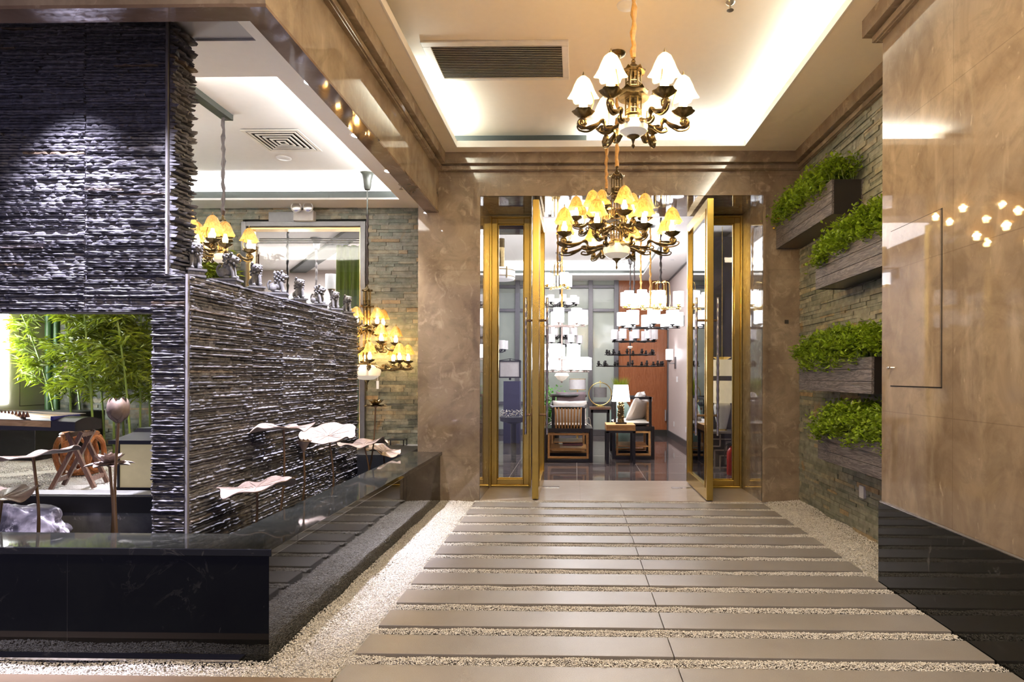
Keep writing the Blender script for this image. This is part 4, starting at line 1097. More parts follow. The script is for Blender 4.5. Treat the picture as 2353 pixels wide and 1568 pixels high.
tp.add(vv, [(i*9+j, i*9+j+1, (i+1)*9+j+1, (i+1)*9+j) for i in range(m_) for j in range(8)]).build('soundboard', 'soundboard', t, smooth=True)
sd = MB().add([(vs[i*18+0][0], vs[i*18][1]-.002, vs[i*18][2]-(.045 if k else .003)) for i in range(2, n+1) for k in (0, 1)], [(2*i, 2*i+1, 2*i+3, 2*i+2) for i in range(n-2)]).build('side_panel', 'soundboard', t)
st = MB()
for j in range(13):
    q = (j/12*2-1)*.85; y = q*.14
    st.tube([(-.10, y*.8, .115), (-.45-.05*j, y, .150), (-1.45, y, .115)], .0011, 4)
st.build('strings', 'string_pale', t)
for j in range(13):
    q = (j/12*2-1)*.85; x = -.34-.045*j
    MB().add([(x-.012, q*.14-.010, .1), (x+.012, q*.14-.010, .1), (x+.012, q*.14+.010, .1), (x-.012, q*.14+.010, .1), (x, q*.14-.002, .142), (x, q*.14+.002, .142)], [(0, 3, 2, 1), (0, 1, 4), (1, 2, 5, 4), (2, 3, 5), (3, 0, 4, 5)]).build('string_bridge', 'red_wood', t)
B('string_bar', 'blue_cloth', (-.165, -.13, .08), (-.145, .10, .108), t)
def trestle(x, lab):
    t = thing('folding_trestle', lab, 'trestle', (x, 4.30, ZF), 0, 'folding wooden trestles under the zither')
    hh = .395
    for s in (-1, 1):
        yy = s*.12
        MB().bar((-.13, yy-.02*s, 0), (.05, yy-.02*s, hh), .024, .032).build('leg', 'brown_wood', t)
        MB().bar((.13, yy, 0), (-.03, yy, hh), .024, .032).build('leg', 'brown_wood', t)
    for xx, zz, yy in ((-.105, .06, .10), (.105, .06, .12), (.045, hh-.02, .10), (-.03, hh-.02, .12)): MB().bar((xx, -yy, zz), (xx, yy, zz), .018, .03).build('crossbar', 'brown_wood', t)
    t.rotation_euler.z = .35
trestle(at(183, 1000, Y=4.30).x, 'folding wooden trestle under the right end of the zither')
trestle(at(-38, 1000, Y=4.30).x-.16, 'folding wooden trestle near the left picture edge under the zither')
# carved root drum stool
dcx = at(160, 1000, Y=4.75)
m = MB(); n = 48; prof = [(.115, 0), (.13, .03), (.155, .10), (.165, .17), (.155, .24), (.13, .30), (.115, .33)]
def rad(z):
    for (r0, z0), (r1, z1) in zip(prof, prof[1:]):
        if z0 <= z <= z1: return r0+(r1-r0)*(z-z0)/(z1-z0)
    return .115
for k in range(6):      # interlaced oval loops leaving openings
    c0 = 2*PI*k/6; pts = []
    for i in range(33):
        q = 2*PI*i/32; a = c0+.60*cos(q); z = .165+.135*sin(q); r = rad(z)-.006
        pts.append((r*cos(a), r*sin(a), z))
    m.tube(pts, .018, 8)
m.lathe([(.10, .305), (.128, .31), (.132, .325), (.12, .338), (.001, .34)], 28).lathe([(.10, .0), (.125, .0), (.13, .025), (.10, .03)], 28)
tag(m.build('carved_drum_stool', 'orange_root', smooth=True), 'orange-brown carved drum stool with oval openings behind the zither', 'stool'); bpy.data.objects['carved_drum_stool'].location = (dcx.x, 4.85, ZF)
# garden lantern
lx = at(345, 1000, Y=3.98).x
t = thing('garden_lantern', 'square black roofed lantern with cream glowing panels beside the slate pier', 'lantern', (lx, 3.98, ZF))
m = MB(); m.box((-.175, -.14, 0), (.175, .14, .035)).box((-.145, -.125, .035), (.145, .125, .075)); m.build('base', 'matte_black', t, bevel=.003)
B('light_box', 'lantern_panel', (-.118, -.118, .075), (.118, .118, .355), t)
m = MB()
for sx in (-1, 1):
    for sy in (-1, 1): B('corner_post', 'matte_black', (sx*.112, sy*.112, .07), (sx*.126, sy*.126, .36), t)
MB().box((-.165, -.15, .355), (.165, .15, .380)).add([(-.15, -.14, .38), (.15, -.14, .38), (.15, .14, .38), (-.15, .14, .38), (-.07, -.06, .425), (.07, -.06, .425), (.07, .06, .425), (-.07, .06, .425), (-.05, -.05, .45), (.05, -.05, .45), (.05, .05, .45), (-.05, .05, .45)],
    [(0, 3, 2, 1), (0, 1, 5, 4), (1, 2, 6, 5), (2, 3, 7, 6), (3, 0, 4, 7), (4, 5, 9, 8), (5, 6, 10, 9), (6, 7, 11, 10), (7, 4, 8, 11), (8, 9, 10, 11)]).build('roof', 'matte_black', t)
# stepping stone on gravel, little stool by the wall
tag(MB().lathe([(.17, 0), (.17, .012), (.16, .015)], 8, (at(275, 1128, Z=ZF).x, at(275, 1128, Z=ZF).y, ZF-.005)).build('stepping_stone', 'wall_grey'), 'flat grey stepping stone on the courtyard gravel', 'stone')
t = thing('small_metal_stand', 'small black metal frame stand against the ledger stone wall', 'stand', (at(911, 1000, Y=6.6).x, 6.62, .43))
m = MB(); x_ = .095; y_ = .07; h_ = .075
m.box((-x_, -y_, h_-.008), (x_, y_, h_)); m.build('top', 'matte_black', t)
for sx in (-1, 1):
    for sy in (-1, 1): B('leg', 'matte_black', (sx*x_, sy*y_, 0), (sx*(x_-.01), sy*(y_-.01), h_-.008), t)
tagc = at(868, 885, Y=6.0)
t = MB().box((tagc.x-.012, 5.995, tagc.z-.04), (tagc.x+.012, 6.0, tagc.z+.04)).tube([(tagc.x, 5.998, tagc.z+.04), (tagc.x, 5.998, p4.z-.03)], .0015, 5).build('price_tag', 'white_plastic'); tag(t, 'thin white tag hanging under the three-tier chandelier', 'tag')

# ------------------------------------------------------------------ courtyard window with the room beyond
wx0, wx1, wz0, wz1 = -3.75, -2.35, ZF, 2.92
m = MB(); w = .05
def ring(m, x0, x1, z0, z1, w, ya, yb): m.box((x0, ya, z0), (x0+w, yb, z1)).box((x1-w, ya, z0), (x1, yb, z1)).box((x0+w, ya, z1-w), (x1-w, yb, z1))
ring(m, wx0, wx1, wz0, wz1, .055, YS-.05, YS+.1)
fr = S(m.build('window_courtyard', 'frame_grey', bevel=.003))
m = MB(); ring(m, wx0+.055, wx1-.055, wz0, wz1-.055, .022, YS-.01, YS+.12); m.build('inner_trim', 'gold_pale', fr)
zr = 2.72
m = MB()
for k in range(3): m.tube([(wx0+.08, YS+.14+.03*k, zr+.03*k), (wx1-.08, YS+.14+.03*k, zr+.03*k)], .008, 8)
tag(m.build('curtain_rod', 'steel', smooth=True), 'triple steel curtain rod at the top of the courtyard window', 'curtain rod')
def curtain(x0, x1, y, z0, z1, folds, mat, label, amp=.03):
    n = folds*8; top = []
    for i in range(n+1):
        u = i/n; a = u*folds*2*PI
        top.append((x0+(x1-x0)*u+.006*sin(a*2), y+amp*cos(a)))
    vs = []; K = 10
    for j in range(K+1):
        z = z0+(z1-z0)*j/K
        for i, (x, yy) in enumerate(top): vs.append((x+.006*sin(j*.7+i*.3), yy+(1-j/K)*amp*.25*cos(i*.785), z))
    m = MB().add(vs, [(j*(n+1)+i, j*(n+1)+i+1, (j+1)*(n+1)+i+1, (j+1)*(n+1)+i) for j in range(K) for i in range(n)])
    o = m.build('curtain', mat, smooth=True); s = o.modifiers.new('s', 'SOLIDIFY'); s.thickness = .004
    tag(o, label, 'curtain'); return o
curtain(at(772, 0, Y=YS+.2).x, wx1-.09, YS+.2, ZF+.05, zr-.02, 4, 'curtain_green', 'olive green pleated curtain at the right of the courtyard window', .035)
curtain(at(575, 0, Y=YS+.2).x-.02, at(592, 0, Y=YS+.2).x, YS+.24, ZF+.05, zr-.02, 2, 'curtain_brown', 'brown curtain gathered at the left of the courtyard window', .02)
curtain(at(546, 0, Y=YS+.2).x, at(572, 0, Y=YS+.2).x, YS+.18, ZF+.05, zr-.02, 2, 'curtain_green', 'olive curtain partly hidden by the bamboo at the window left edge', .025)
B('pane', 'glass', (wx0+.077, YS+.08, wz0), (wx1-.077, YS+.084, wz1-.077), fr)
# room beyond
S(MB().box((-6.2, YS+.26, ZF-.05), (-1.7, 11.2, ZF)).build('floor_back_room', 'shop_floor'))
S(MB().box((-6.2, 11.2, ZF), (-1.7, 11.3, 3.3)).build('wall_back_room', 'wall_pink'))
S(MB().box((-6.3, YS+.26, ZF), (-6.2, 11.3, 3.3)).build('wall_back_room_left', 'marble_plain'))
S(MB().box((-1.8, YS+.26, ZF), (-1.7, 11.3, 3.3)).build('wall_back_room_right', 'wall_pink'))
S(MB().box((-6.3, YS+.26, 3.15), (-1.7, 11.3, 3.25)).build('ceiling_back_room', 'paint_white'))
S(MB().add([(-5.3, 11.2, 3.10), (-5.0, 11.2, 3.10), (-2.1, 7.1, 3.10), (-2.4, 7.1, 3.10), (-5.3, 11.2, 3.149), (-5.0, 11.2, 3.149), (-2.1, 7.1, 3.149), (-2.4, 7.1, 3.149)], [(0, 3, 2, 1), (4, 5, 6, 7), (0, 1, 5, 4), (1, 2, 6, 5), (2, 3, 7, 6), (3, 0, 4, 7)]).build('trim_back_room_slot', 'shadow_gap'))
area('back_room_light', (-3.9, 9, 3.08), (0, 0, 0), 2.4, 2.4, 180, (1, .97, .97))
for i, (px, yy, ztop, can) in enumerate(((661, 7.6, 560, 0), (727, 8.6, 565, 1))):
    c = at(px, 600, Y=yy); lab = ['dark pendant cord in the room behind the courtyard window', 'dark pendant cord with trumpet canopy behind the courtyard window'][i]
    t = thing('pendant_cord', lab, 'pendant lamp', (c.x, yy, 3.15))
    m = MB(); wrapped(m, (0, 0, -.16 if can else 0), (0, 0, -1.7), .014, rng); m.build('cord_sleeve', 'cord_dark', t, smooth=True)
    MB().lathe([(.01, -.17), (.035, -.15), (.05, -.05), (.085, 0)] if can else [(.02, -.03), (.05, 0)], 18).build('ceiling_canopy', 'frame_grey', t, smooth=True)
    MB().lathe([(.02, -1.9), (.10, -1.88), (.12, -1.70), (.02, -1.69)], 18).build('lamp_shade', 'iron_black', t, smooth=True)
c = at(762, 648, Y=8.2); t = thing('glass_wall_sconce', 'glass cylinder sconce behind the courtyard window', 'wall lamp', tuple(c))
MB().lathe([(.08, -.10), (.08, .10)], 20, cap=False).build('glass_shade', 'unlit_shade', t, smooth=True); MB().lathe([(.01, -.22), (.03, -.15), (.05, -.10), (.02, -.09)], 14).build('holder', 'brass_bronze', t, smooth=True)
for px, w_, es in ((825, .0, 0),): pass
for i, px in enumerate((672, 692)):
    c = at(px, 650, Y=11.15)
    tag(MB().box((c.x-.04, 11.13, 1.2), (c.x+.04, 11.17, 2.65)).build('wall_strip_light', 'lit_white_shade'), 'bright vertical strip light on the far pink wall behind the window', 'strip light', 'vertical strip lights behind the window')

# ================================================================== SHOP
YBk = 12.3
S(MB().box((-1.68, YBk, 0), (1.10, YBk+.1, 3.4)).build('wall_shop_back', 'frosted_glass'))
gx = lambda px: at(px, 800, Y=YBk-.03).x
m = MB()
for px in (1140, 1189, 1357, 1416): m.box((gx(px)-.045, YBk-.06, 0), (gx(px)+.045, YBk, 3.15))
for py in (659, 713): z = at(1300, py, Y=YBk-.05).z; m.box((-1.66, YBk-.05, z-.03), (gx(1416), YBk, z+.03))
m.box((-1.66, YBk-.05, 0), (gx(1416), YBk, .12)).box((-1.66, YBk-.05, .62), (gx(1416), YBk, .68))
S(m.build('window_shop_frame', 'steel_dark', bevel=.004))
S(B('wall_shop_back_wood', 'cladding_wood', (gx(1418), YBk-.02, 0), (2.4, YBk+.1, 3.13)))
S(B('trim_shop_back_wood', 'duct_dark', (gx(1418), YBk-.03, 0), (1.9, YBk-.018, .12)))
S(MB().box((1.86, 8.62, .12), (2.3, YBk, 3.4)).build('wall_shop_right', 'wall_pink'))
S(MB().box((1.84, 8.62, 0), (2.3, YBk, .12)).box((1.845, 8.6, 3.08), (2.3, YBk, 3.11)).box((1.835, YBk-.09, .12), (1.86, YBk-.03, 3.11)).build('baseboard_shop_right', 'frame_grey'))
S(MB().box((2.3, 6.62, 0), (2.4, 8.62, 3.4)).build('wall_shop_right_near', 'wall_pink'))
S(MB().box((-1.70, 7.0, 0), (-1.66, 13, 3.4)).build('wall_shop_left', 'wall_pink'))
S(MB().box((-1.70, 6.96, 0), (-1.396, 7.0, 3.4)).build('wall_shop_front', 'wall_pink'))
zs = 3.12; sx0, sx1, sy0, sy1 = -1.66, 1.28, 7.4, 11.6
m = MB().box((sx1, 6.62, zs), (2.4, 13, zs+.03)).box((sx0, 6.62, zs), (sx1, sy0, zs+.03)).box((sx0, sy1, zs), (sx1, 13, zs+.03)); S(m.build('ceiling_shop', 'paint_white'))
S(MB().box((sx0, sy0-.2, zs+.22), (sx1+.2, sy1+.2, zs+.24)).box((sx1+.2, sy0-.2, zs+.031), (sx1+.22, sy1+.2, zs+.22)).box((sx0, sy1+.2, zs+.031), (sx1+.2, sy1+.22, zs+.24)).build('ceiling_shop_tray', 'paint_white'))
S(MB().box((sx0, sy1, zs+.035), (sx1, sy1+.012, zs+.09)).box((sx1, sy0, zs+.035), (sx1+.012, sy1, zs+.09)).build('trim_shop_cove_shade', 'shadow_gap'))  # shade line of the shop cove, put into the colour of these strips
area('cove_light_shop', (-.2, sy1+.1, zs+.05), (PI, 0, 0), 2.8, .04, 26, (1, 1, 1)); area('cove_light_shop_right', (sx1+.1, 9.8, zs+.05), (PI, 0, 0), .04, 4.6, 22, (1, 1, 1))
for i, (px, py) in enumerate(((1526, 570), (1545, 597), (1524, 619), (1477, 651), (1450, 605))):
    if i == 4: continue
    c = at(px, py, Z=zs); downlight(px, py, zs, 'small recessed downlight in the shop ceiling border', .035, 'unlit_shade', grp='shop ceiling downlights')
c = at(1440, 605, Z=zs+.22); t = MB()
for k in range(6): t.box((c.x-.3+.1*k, c.y-.15, zs+.208), (c.x-.24+.1*k, c.y+.15, zs+.218))
tag(t.build('ceiling_vent', 'grille_grey'), 'slotted vent in the shop ceiling above the white shade chandeliers', 'air vent')

# --- chandeliers of the shop : rods + cylinder shades
def cyl_shade(r, h): return MB().lathe([(r, 0), (r, h), (r*.97, h), (r*.97, .002)], 18, cap=False)
SH = {}
def shade_chandelier(name, px, Y, tiers, label, arm='iron_black', cordmat='cord_dark', canopy=None, bowl=None, group='chandeliers crowding the shop ceiling', zc=None, curl=False, cage=None, lightw=0):
    """tiers: (py of shade base, n, radius px, shade radius px, shade height px, lit|unlit|None, phase)"""
    x = at(px, 800, Y=Y).x; zc = zc or zs+.22
    t = thing(name, label, 'chandelier', (x, Y, 0), 0, group); s = Y/F
    zmin = min(at(px, tr[0], Y=Y).z for tr in tiers); zmax = max(at(px, tr[0], Y=Y).z for tr in tiers)
    MB().tube([(0, 0, zmin-.03), (0, 0, zmax+.22)], .012, 8).build('stem', arm, t, smooth=True)
    m = MB(); wrapped(m, (0, 0, zmax+.22), (0, 0, zc-.02), .014, rng); m.build('cord_sleeve', cordmat, t, smooth=True)
    MB().lathe([(.01, zc-.16), (.04, zc-.14), (.05, zc-.06), (.09, zc)] if canopy == 'trumpet' else [(.02, zc-.03), (.07, zc-.02), (.08, zc)], 18).build('ceiling_canopy', 'frame_grey' if canopy == 'trumpet' else arm, t, smooth=True)
    for py, n, Rp, rp, hp, lit, ph in tiers:
        z = at(px, py, Y=Y).z; Rr = Rp*s; r = rp*s; h = hp*s
        key = (round(Rr, 3), round(r, 3), round(h, 3), lit, arm)
        if key not in SH:
            a = MB(); 
            if curl: a.tube(smoothpath([(.02, 0, .02), (Rr*.4, 0, -.05), (Rr*.8, 0, -.045), (Rr, 0, -.02)], 4), .008, 6)
            else: a.tube([(0, 0, -.035), (Rr+.04, 0, -.03)], .008, 6)
            a.lathe([(.006, -.04), (.02, -.03), (.010, -.02), (r*.5, -.006), (r*.5, 0)], 10, (Rr, 0, 0))
            if lit is None:     # bare iron candle cups
                a.lathe([(.012, 0), (.034, .012), (.034, .018), (.018, .02), (.018, .06), (.012, .06)], 10, (Rr, 0, 0)); a.tube([(Rr-.06, 0, -.03), (Rr-.06, 0, -.005), (Rr-.02, 0, -.005)], .007, 5)
            am = a.mesh('arm', arm, True)
            sm = None
            if lit is not None:
                sm = cyl_shade(r, h); sm.v = [(v[0]+Rr, v[1], v[2]) for v in sm.v]; sm = sm.mesh('lamp_shade', lit, True)
            SH[key] = (am, sm)
        am, sm = SH[key]
        for i in range(n):
            a = inst('arm', am, t, (0, 0, z), ph+2*PI*i/n)
            if sm: inst('lamp_shade', sm, a)
        MB().lathe([(Rr*.42, z-.036), (Rr*.42+.012, z-.036), (Rr*.42+.012, z-.024), (Rr*.42, z-.024)], 24, cap=False).build('ring', arm, t)
    if cage:
        z0, z1, rr = at(px, cage[1], Y=Y).z, at(px, cage[0], Y=Y).z, cage[2]*s; m = MB()
        for i in range(6):
            a = i*PI/3; m.tube(smoothpath([(.01, 0, z1), (rr*.8, 0, z1+.01), (rr, 0, z1-.05), (rr, 0, z0), (.02, 0, z0-.03)], 4), .005, 5, Matrix.Rotation(a, 4, 'Z'))
        m.build('wire_cage', 'brass_bright', t, smooth=True)
    if bowl:
        z = at(px, bowl[0], Y=Y).z; r = bowl[1]*s
        MB().lathe([(.01, z-r*.75), (r*.55, z-r*.5), (r, z), (r*.8, z+r*.35), (.01, z+r*.4)], 22).build('bowl_shade', 'alabaster', t, smooth=True)
        MB().ball((0, 0, z-r*.8), .018, 6).build('finial', arm, t)
    return t
W, U_ = 'lit_white_shade', 'unlit_shade'
shade_chandelier('brass_chandelier', 1281, 7.9, [(656, 4, 28, 10, 25, W, .6)], 'small brass chandelier with four lit glass cylinders, left of the big amber one', 'brass_bright', 'silk_orange', cage=(606, 656, 15))
shade_chandelier('iron_chandelier', 1287, 10.6, [(698, 8, 37, 8, 16, U_, .2), (772, 8, 34, 8, 18, U_, .4), (789, 6, 44, 8, 18, U_, .1)], 'black chandelier with rows of unlit pale shades among the left cluster', canopy='trumpet', curl=True)
shade_chandelier('white_shade_chandelier', 1291, 9.3, [(745, 7, 48, 12, 32, W, .1), (822, 5, 34, 13, 30, W, .5), (850, 9, 58, 12, 28, W, .2)], 'brightly lit white cylinder shade chandelier with pale bowl, left of the armchairs view', 'lotus_copper', 'silk_orange', bowl=(864, 17))
shade_chandelier('wire_cage_chandelier', 1518, 8.0, [(703, 6, 46, 12, 28, W, .35)], 'brass wire cage chandelier with white cylinder shades near the right door leaf', 'brass_bright', 'cord_dark', cage=(650, 706, 20))
shade_chandelier('brass_arm_chandelier', 1472, 9.2, [(702, 7, 36, 11, 30, W, .2)], 'lit white shade chandelier on a pale orange cord right of the doorway centre', 'brass_bright', 'silk_orange')
shade_chandelier('blue_ring_chandelier', 1494, 8.7, [(749, 8, 62, 14, 30, W, .0)], 'wide ring chandelier of lit white shades on an orange cord', 'iron_black', 'silk_orange')
shade_chandelier('round_ring_chandelier', 1457, 10.2, [(781, 10, 47, 8, 22, U_, .3)], 'ring chandelier of unlit white shades above the black iron candle chandelier', 'iron_black', 'cord_dark')
shade_chandelier('candle_chandelier', 1448, 10.9, [(812, 10, 54, 6, 10, None, .1), (838, 14, 74, 6, 10, None, .2)], 'two-tier black iron candle chandelier without shades', 'iron_black', 'cord_dark', canopy='trumpet', bowl=(798, 6))
c = at(1152, 640, Y=9.5); t = thing('drum_ceiling_light', 'white drum ceiling light seen through the left glass panel', 'ceiling light', (c.x, 9.5, c.z))
MB().lathe([(.001, -.03), (.20, -.025), (.215, 0), (.215, .13), (.2, .15)], 30).build('drum_shade', 'unlit_shade', t, smooth=True)
m = MB()
for z in (.01, .11): m.lathe([(.218, z), (.222, z+.006), (.218, z+.012)], 30, cap=False)
for i in range(4): m.box((.21, -.008, -.02), (.228, .008, .16), Matrix.Rotation(i*PI/2+.5, 4, 'Z'))
m.tube([(0, 0, .15), (0, 0, zs+.22-c.z)], .05, 12); m.build('frame', 'brass_bronze', t)
shade_chandelier('curved_arm_chandelier', 1140, 10.4, [(803, 6, 20, 8, 20, U_, .3)], 'unlit black chandelier with pale shades behind the left glass panel', 'iron_black', 'cord_dark', curl=True)

# --- furniture
def table_lamp(px, pyb, Y, zb, label, base, shade, name='table_lamp'): ...
# armchair seen from behind (left)
def box_chair(px0, px1, pyb, pys, Y, label, rz=0, back=True, cushion=True):
    x0, x1 = at(px0, pyb, Y=Y).x, at(px1, pyb, Y=Y).x; wd = x1-x0; xc = (x0+x1)/2
    hs = at(xc, pys, Y=Y).z; hs = .46
    t = thing('armchair', label, 'armchair', (xc, Y+.34, 0), rz, 'black framed armchairs around the tea table')
    h = wd/2; d = .34; w = .045
    m = MB()
    for sx in (-1, 1):
        for sy in (-1, 1): pass
    for sy in (-d, d-w): m.box((-h, sy, 0), (-h+w, sy+w, hs)).box((h-w, sy, 0), (h, sy+w, hs)).box((-h+w, sy, 0), (h-w, sy+w, w)).box((-h+w, sy, hs-w), (h-w, sy+w, hs))
    for sx in (-h, h-w): m.box((sx, -d+w, 0), (sx+w, d-w, w)).box((sx, -d+w, hs-w), (sx+w, d-w, hs))
    m.build('base_frame', 'black_wood', t, bevel=.004)
    m = MB(); a = h-w-.01; b0, b1 = w+.008, hs-w-.008; q = .03
    for sy in (-d+.008, d-.04): m.box((-a, sy, b0), (-a+q, sy+.035, b1)).box((a-q, sy, b0), (a, sy+.035, b1)).box((-a+q, sy, b0), (a-q, sy+.035, b0+q)).box((-a+q, sy, b1-q), (a-q, sy+.035, b1))
    m.box((-a+q, -d+.045, b0+.12), (a-q, d-.05, b0+.135))
    m.build('inner_frame', 'honey_wood', t, bevel=.003)
    B('seat_board', 'black_wood', (-h+.002, -d+.002, hs), (h-.002, d-.002, hs+.012), t)
    return t, h, d, hs
Yc = 8.42
ch, h, d, hs = box_chair(1249, 1362, 1064, 980, Yc, 'black framed armchair seen from behind with honey wood back slats', 0)
ch.location.z = 0
# arms and back rail: U-shape open toward +Y (chair faces away from us)
m = MB()
ah = hs+.30
for sx in (-1, 1):
    B('arm_post', 'black_wood', (sx*(h-.13)-.022, -d+.04, hs), (sx*(h-.13)+.022, -d+.085, ah), ch, bevel=.004)
    B('arm_post', 'black_wood', (sx*(h-.13)-.022, d-.16, hs), (sx*(h-.13)+.022, d-.115, ah+.06), ch, bevel=.004)
m = MB(); pts = smoothpath([(-h+.10, d-.05, ah+.05), (-h+.09, 0, ah+.03), (-h+.12, -d+.09, ah), (0, -d+.03, ah), (h-.12, -d+.09, ah), (h-.09, 0, ah+.03), (h-.10, d-.05, ah+.05)], 5)
m.tube(pts, .022, 8); m.build('armrest_rail', 'black_wood', ch, smooth=True)
for i in range(9):
    x = -.20+.40*i/8*.9+.02
    MB().tube(smoothpath([(x, -d+.03, ah+.0), (x*.95, -d+.005, ah-.12), (x*.93, -d+.03, hs+.0)], 4), .014, 6, flat=1.1).build('back_slat', 'honey_wood', ch, smooth=True)
def cushion(name, loc, sx, sz, th, rot, mat, label, cat='cushion', group=None):
    n = 14; vs = []
    for side in (1, -1):
        for j in range(n+1):
            for i in range(n+1):
                u, v = i/n*2-1, j/n*2-1; e = ((1-u**4)*(1-v**4))**.5; pin = 1-.07*(1-abs(u*v)) * (abs(u)**6+abs(v)**6)
                vs.append((u*sx/2*pin, side*th/2*e, v*sz/2*pin))
    N_ = (n+1)**2; fs = [(j*(n+1)+i, j*(n+1)+i+1, (j+1)*(n+1)+i+1, (j+1)*(n+1)+i) for j in range(n) for i in range(n)]
    fs += [tuple(N_+k for k in f[::-1]) for f in fs]
    o = MB().add(vs, fs).build(name, mat, smooth=True); o.location = loc; o.rotation_euler = rot; tag(o, label, cat, group); return o
cx = ch.location.x
o = cushion('seat_cushion', (cx, Yc+.36, hs+.055), .52, .56, .075, (PI/2, 0, 0), 'cushion_white', 'cream seat pad of the slat-back armchair, tied with strings')
cushion('scatter_cushion', (cx+.02, Yc+.20, hs+.21), .48, .36, .13, (-.12, 0, 0), 'cushion_white', 'cream cushion standing against the honey wood back slats')
cushion('scatter_cushion', (cx+.03, Yc+.92, hs+.30), .46, .40, .12, (-.2, 0, 0), 'cushion_print', 'white cushion with dark floral print in the chair beyond')
ch2, h2, d2, hs2 = box_chair(1258, 1352, 1040, 960, 9.25, 'second black armchair further back holding the printed cushion', 0)
m = MB(); ah = hs+.42
for sx in (-1, 1): m.box((sx*(h2-.08)-.02, -.2, hs), (sx*(h2-.08)+.02, -.16, ah)).box((sx*(h2-.08)-.02, .2, hs), (sx*(h2-.08)+.02, .24, ah))
m.tube(smoothpath([(-h2+.05, .28, ah), (-h2+.05, -.1, ah+.01), (-h2+.2, -.28, ah+.02), (h2-.2, -.28, ah+.02), (h2-.05, -.1, ah+.01), (h2-.05, .28, ah)], 5), .024, 8)
m.build('arm_frame', 'black_wood', ch2, smooth=True)
m = MB()
for sx in (-1, 1):
    for k in (0, 1): m.tube(smoothpath([(sx*(h-.12), 0-.2, hs+.10), (sx*(h-.05), -.24, hs+.16-.1*k), (sx*(h-.02), -.2, hs+.02+.02*k)], 4), .004, 4)
m.build('tie_string', 'string_pale', ch)
for i, (z, mt, lb) in enumerate(((.185, 'book_white', 'white paperback book lying on the shelf inside the armchair base'), (.215, 'book_purple', 'purple book lying on top of the white one in the armchair base'))):
    m = MB().box((-.15, -.1, 0), (.16-.03*i, .1, .022)); o = m.build('book', mt); o.location = (cx+.03+.04*i, Yc+.25, z+.003); o.rotation_euler.z = .05*i; tag(o, lb, 'book')
# right armchair, side view
ch3, h3, d3, hs3 = box_chair(1407, 1504, 1052, 985, 8.78, 'black framed armchair seen side-on with cream cushions right of the lamp table', 0)
m = MB(); w = .038; zt = hs+.44
for sy in (-d3+.01, d3-.05):
    m.box((-h3+.02, sy, hs), (-h3+.02+w, sy+w, zt)).box((h3-.04-w, sy, hs), (h3-.04, sy+w, zt)).box((-h3+.02, sy, zt-w), (h3-.04, sy+w, zt))
m.box((h3-.04-w, -d3+.01, zt-w), (h3-.04, d3-.01, zt)).build('arm_frame', 'black_wood', ch3, bevel=.003)
B('back_board', 'honey_wood', (h3-.10, -d3+.08, hs+.05), (h3-.075, d3-.08, hs+.36), ch3)
c3 = ch3.location.x
cushion('seat_cushion', (c3-.01, 9.1, hs+.06), .56, .56, .09, (PI/2, 0, 0), 'cushion_white', 'cream seat pad of the side-on armchair')
cushion('scatter_cushion', (c3+.10, 8.95, hs+.26), .42, .38, .13, (.5, 0, PI/2-.75), 'cushion_white', 'pleated cream cushion leaning in front in the side-on armchair')
cushion('scatter_cushion', (c3+.10, 9.22, hs+.31), .42, .42, .13, (.35, 0, PI/2-.3), 'cushion_white', 'cream cushion leaning behind the pleated one in the side-on armchair')
# small lamp table in front
tx0, tx1 = at(1393, 1060, Y=8.3).x, at(1460, 1060, Y=8.3).x
t = thing('side_table', 'black side table with honey wood tray top carrying the sculpture lamp', 'side table', ((tx0+tx1)/2, 8.5, 0))
hw = (tx1-tx0)/2; zt = at(1420, 985, Y=8.3).z
for sx in (-1, 1):
    for sy in (-.2, .2): B('leg', 'black_wood', (sx*hw, sy-.018, 0), (sx*(hw-.036), sy+.018, zt-.04), t)
B('apron', 'black_wood', (-hw, -.218, zt-.06), (hw, .218, zt-.03), t); B('tray_top', 'honey_wood', (-hw, -.22, zt-.03), (hw, .22, zt+.05), t, bevel=.003)
zt += .05
lx = at(1427, 950, Y=8.45).x
t = thing('sculpture_lamp', 'table lamp with carved brass figure base and glowing white tapered shade', 'table lamp', (lx, 8.47, zt))
B('plinth', 'matte_black', (-.075, -.055, 0), (.075, .055, .022), t)
m = MB(); r2 = random.Random(8)
m.lathe([(.05, .022), (.042, .06), (.036, .12), (.044, .17), (.034, .24), (.030, .28), (.038, .32), (.02, .36), (.01, .40)], 16)
for i in range(70): a = r2.uniform(0, 6.28); z = r2.uniform(.03, .34); m.ball((.036*cos(a), .036*sin(a), z), r2.uniform(.008, .018), 5)
m.build('figure_base', 'brass_bronze', t, smooth=True)
z0 = at(1427, 923, Y=8.47).z-zt; z1 = at(1427, 885, Y=8.47).z-zt
MB().lathe([(.128, z0), (.10, z1)], 30, cap=False).build('lamp_shade', 'lamp_shade_lit', t, smooth=True); MB().lathe([(.006, .38), (.006, z1-.02)], 6).build('rod', 'brass_bright', t)
point('lamp_light', (0, 0, (z0+z1)/2), 8, (1, .95, .9), .04, t)
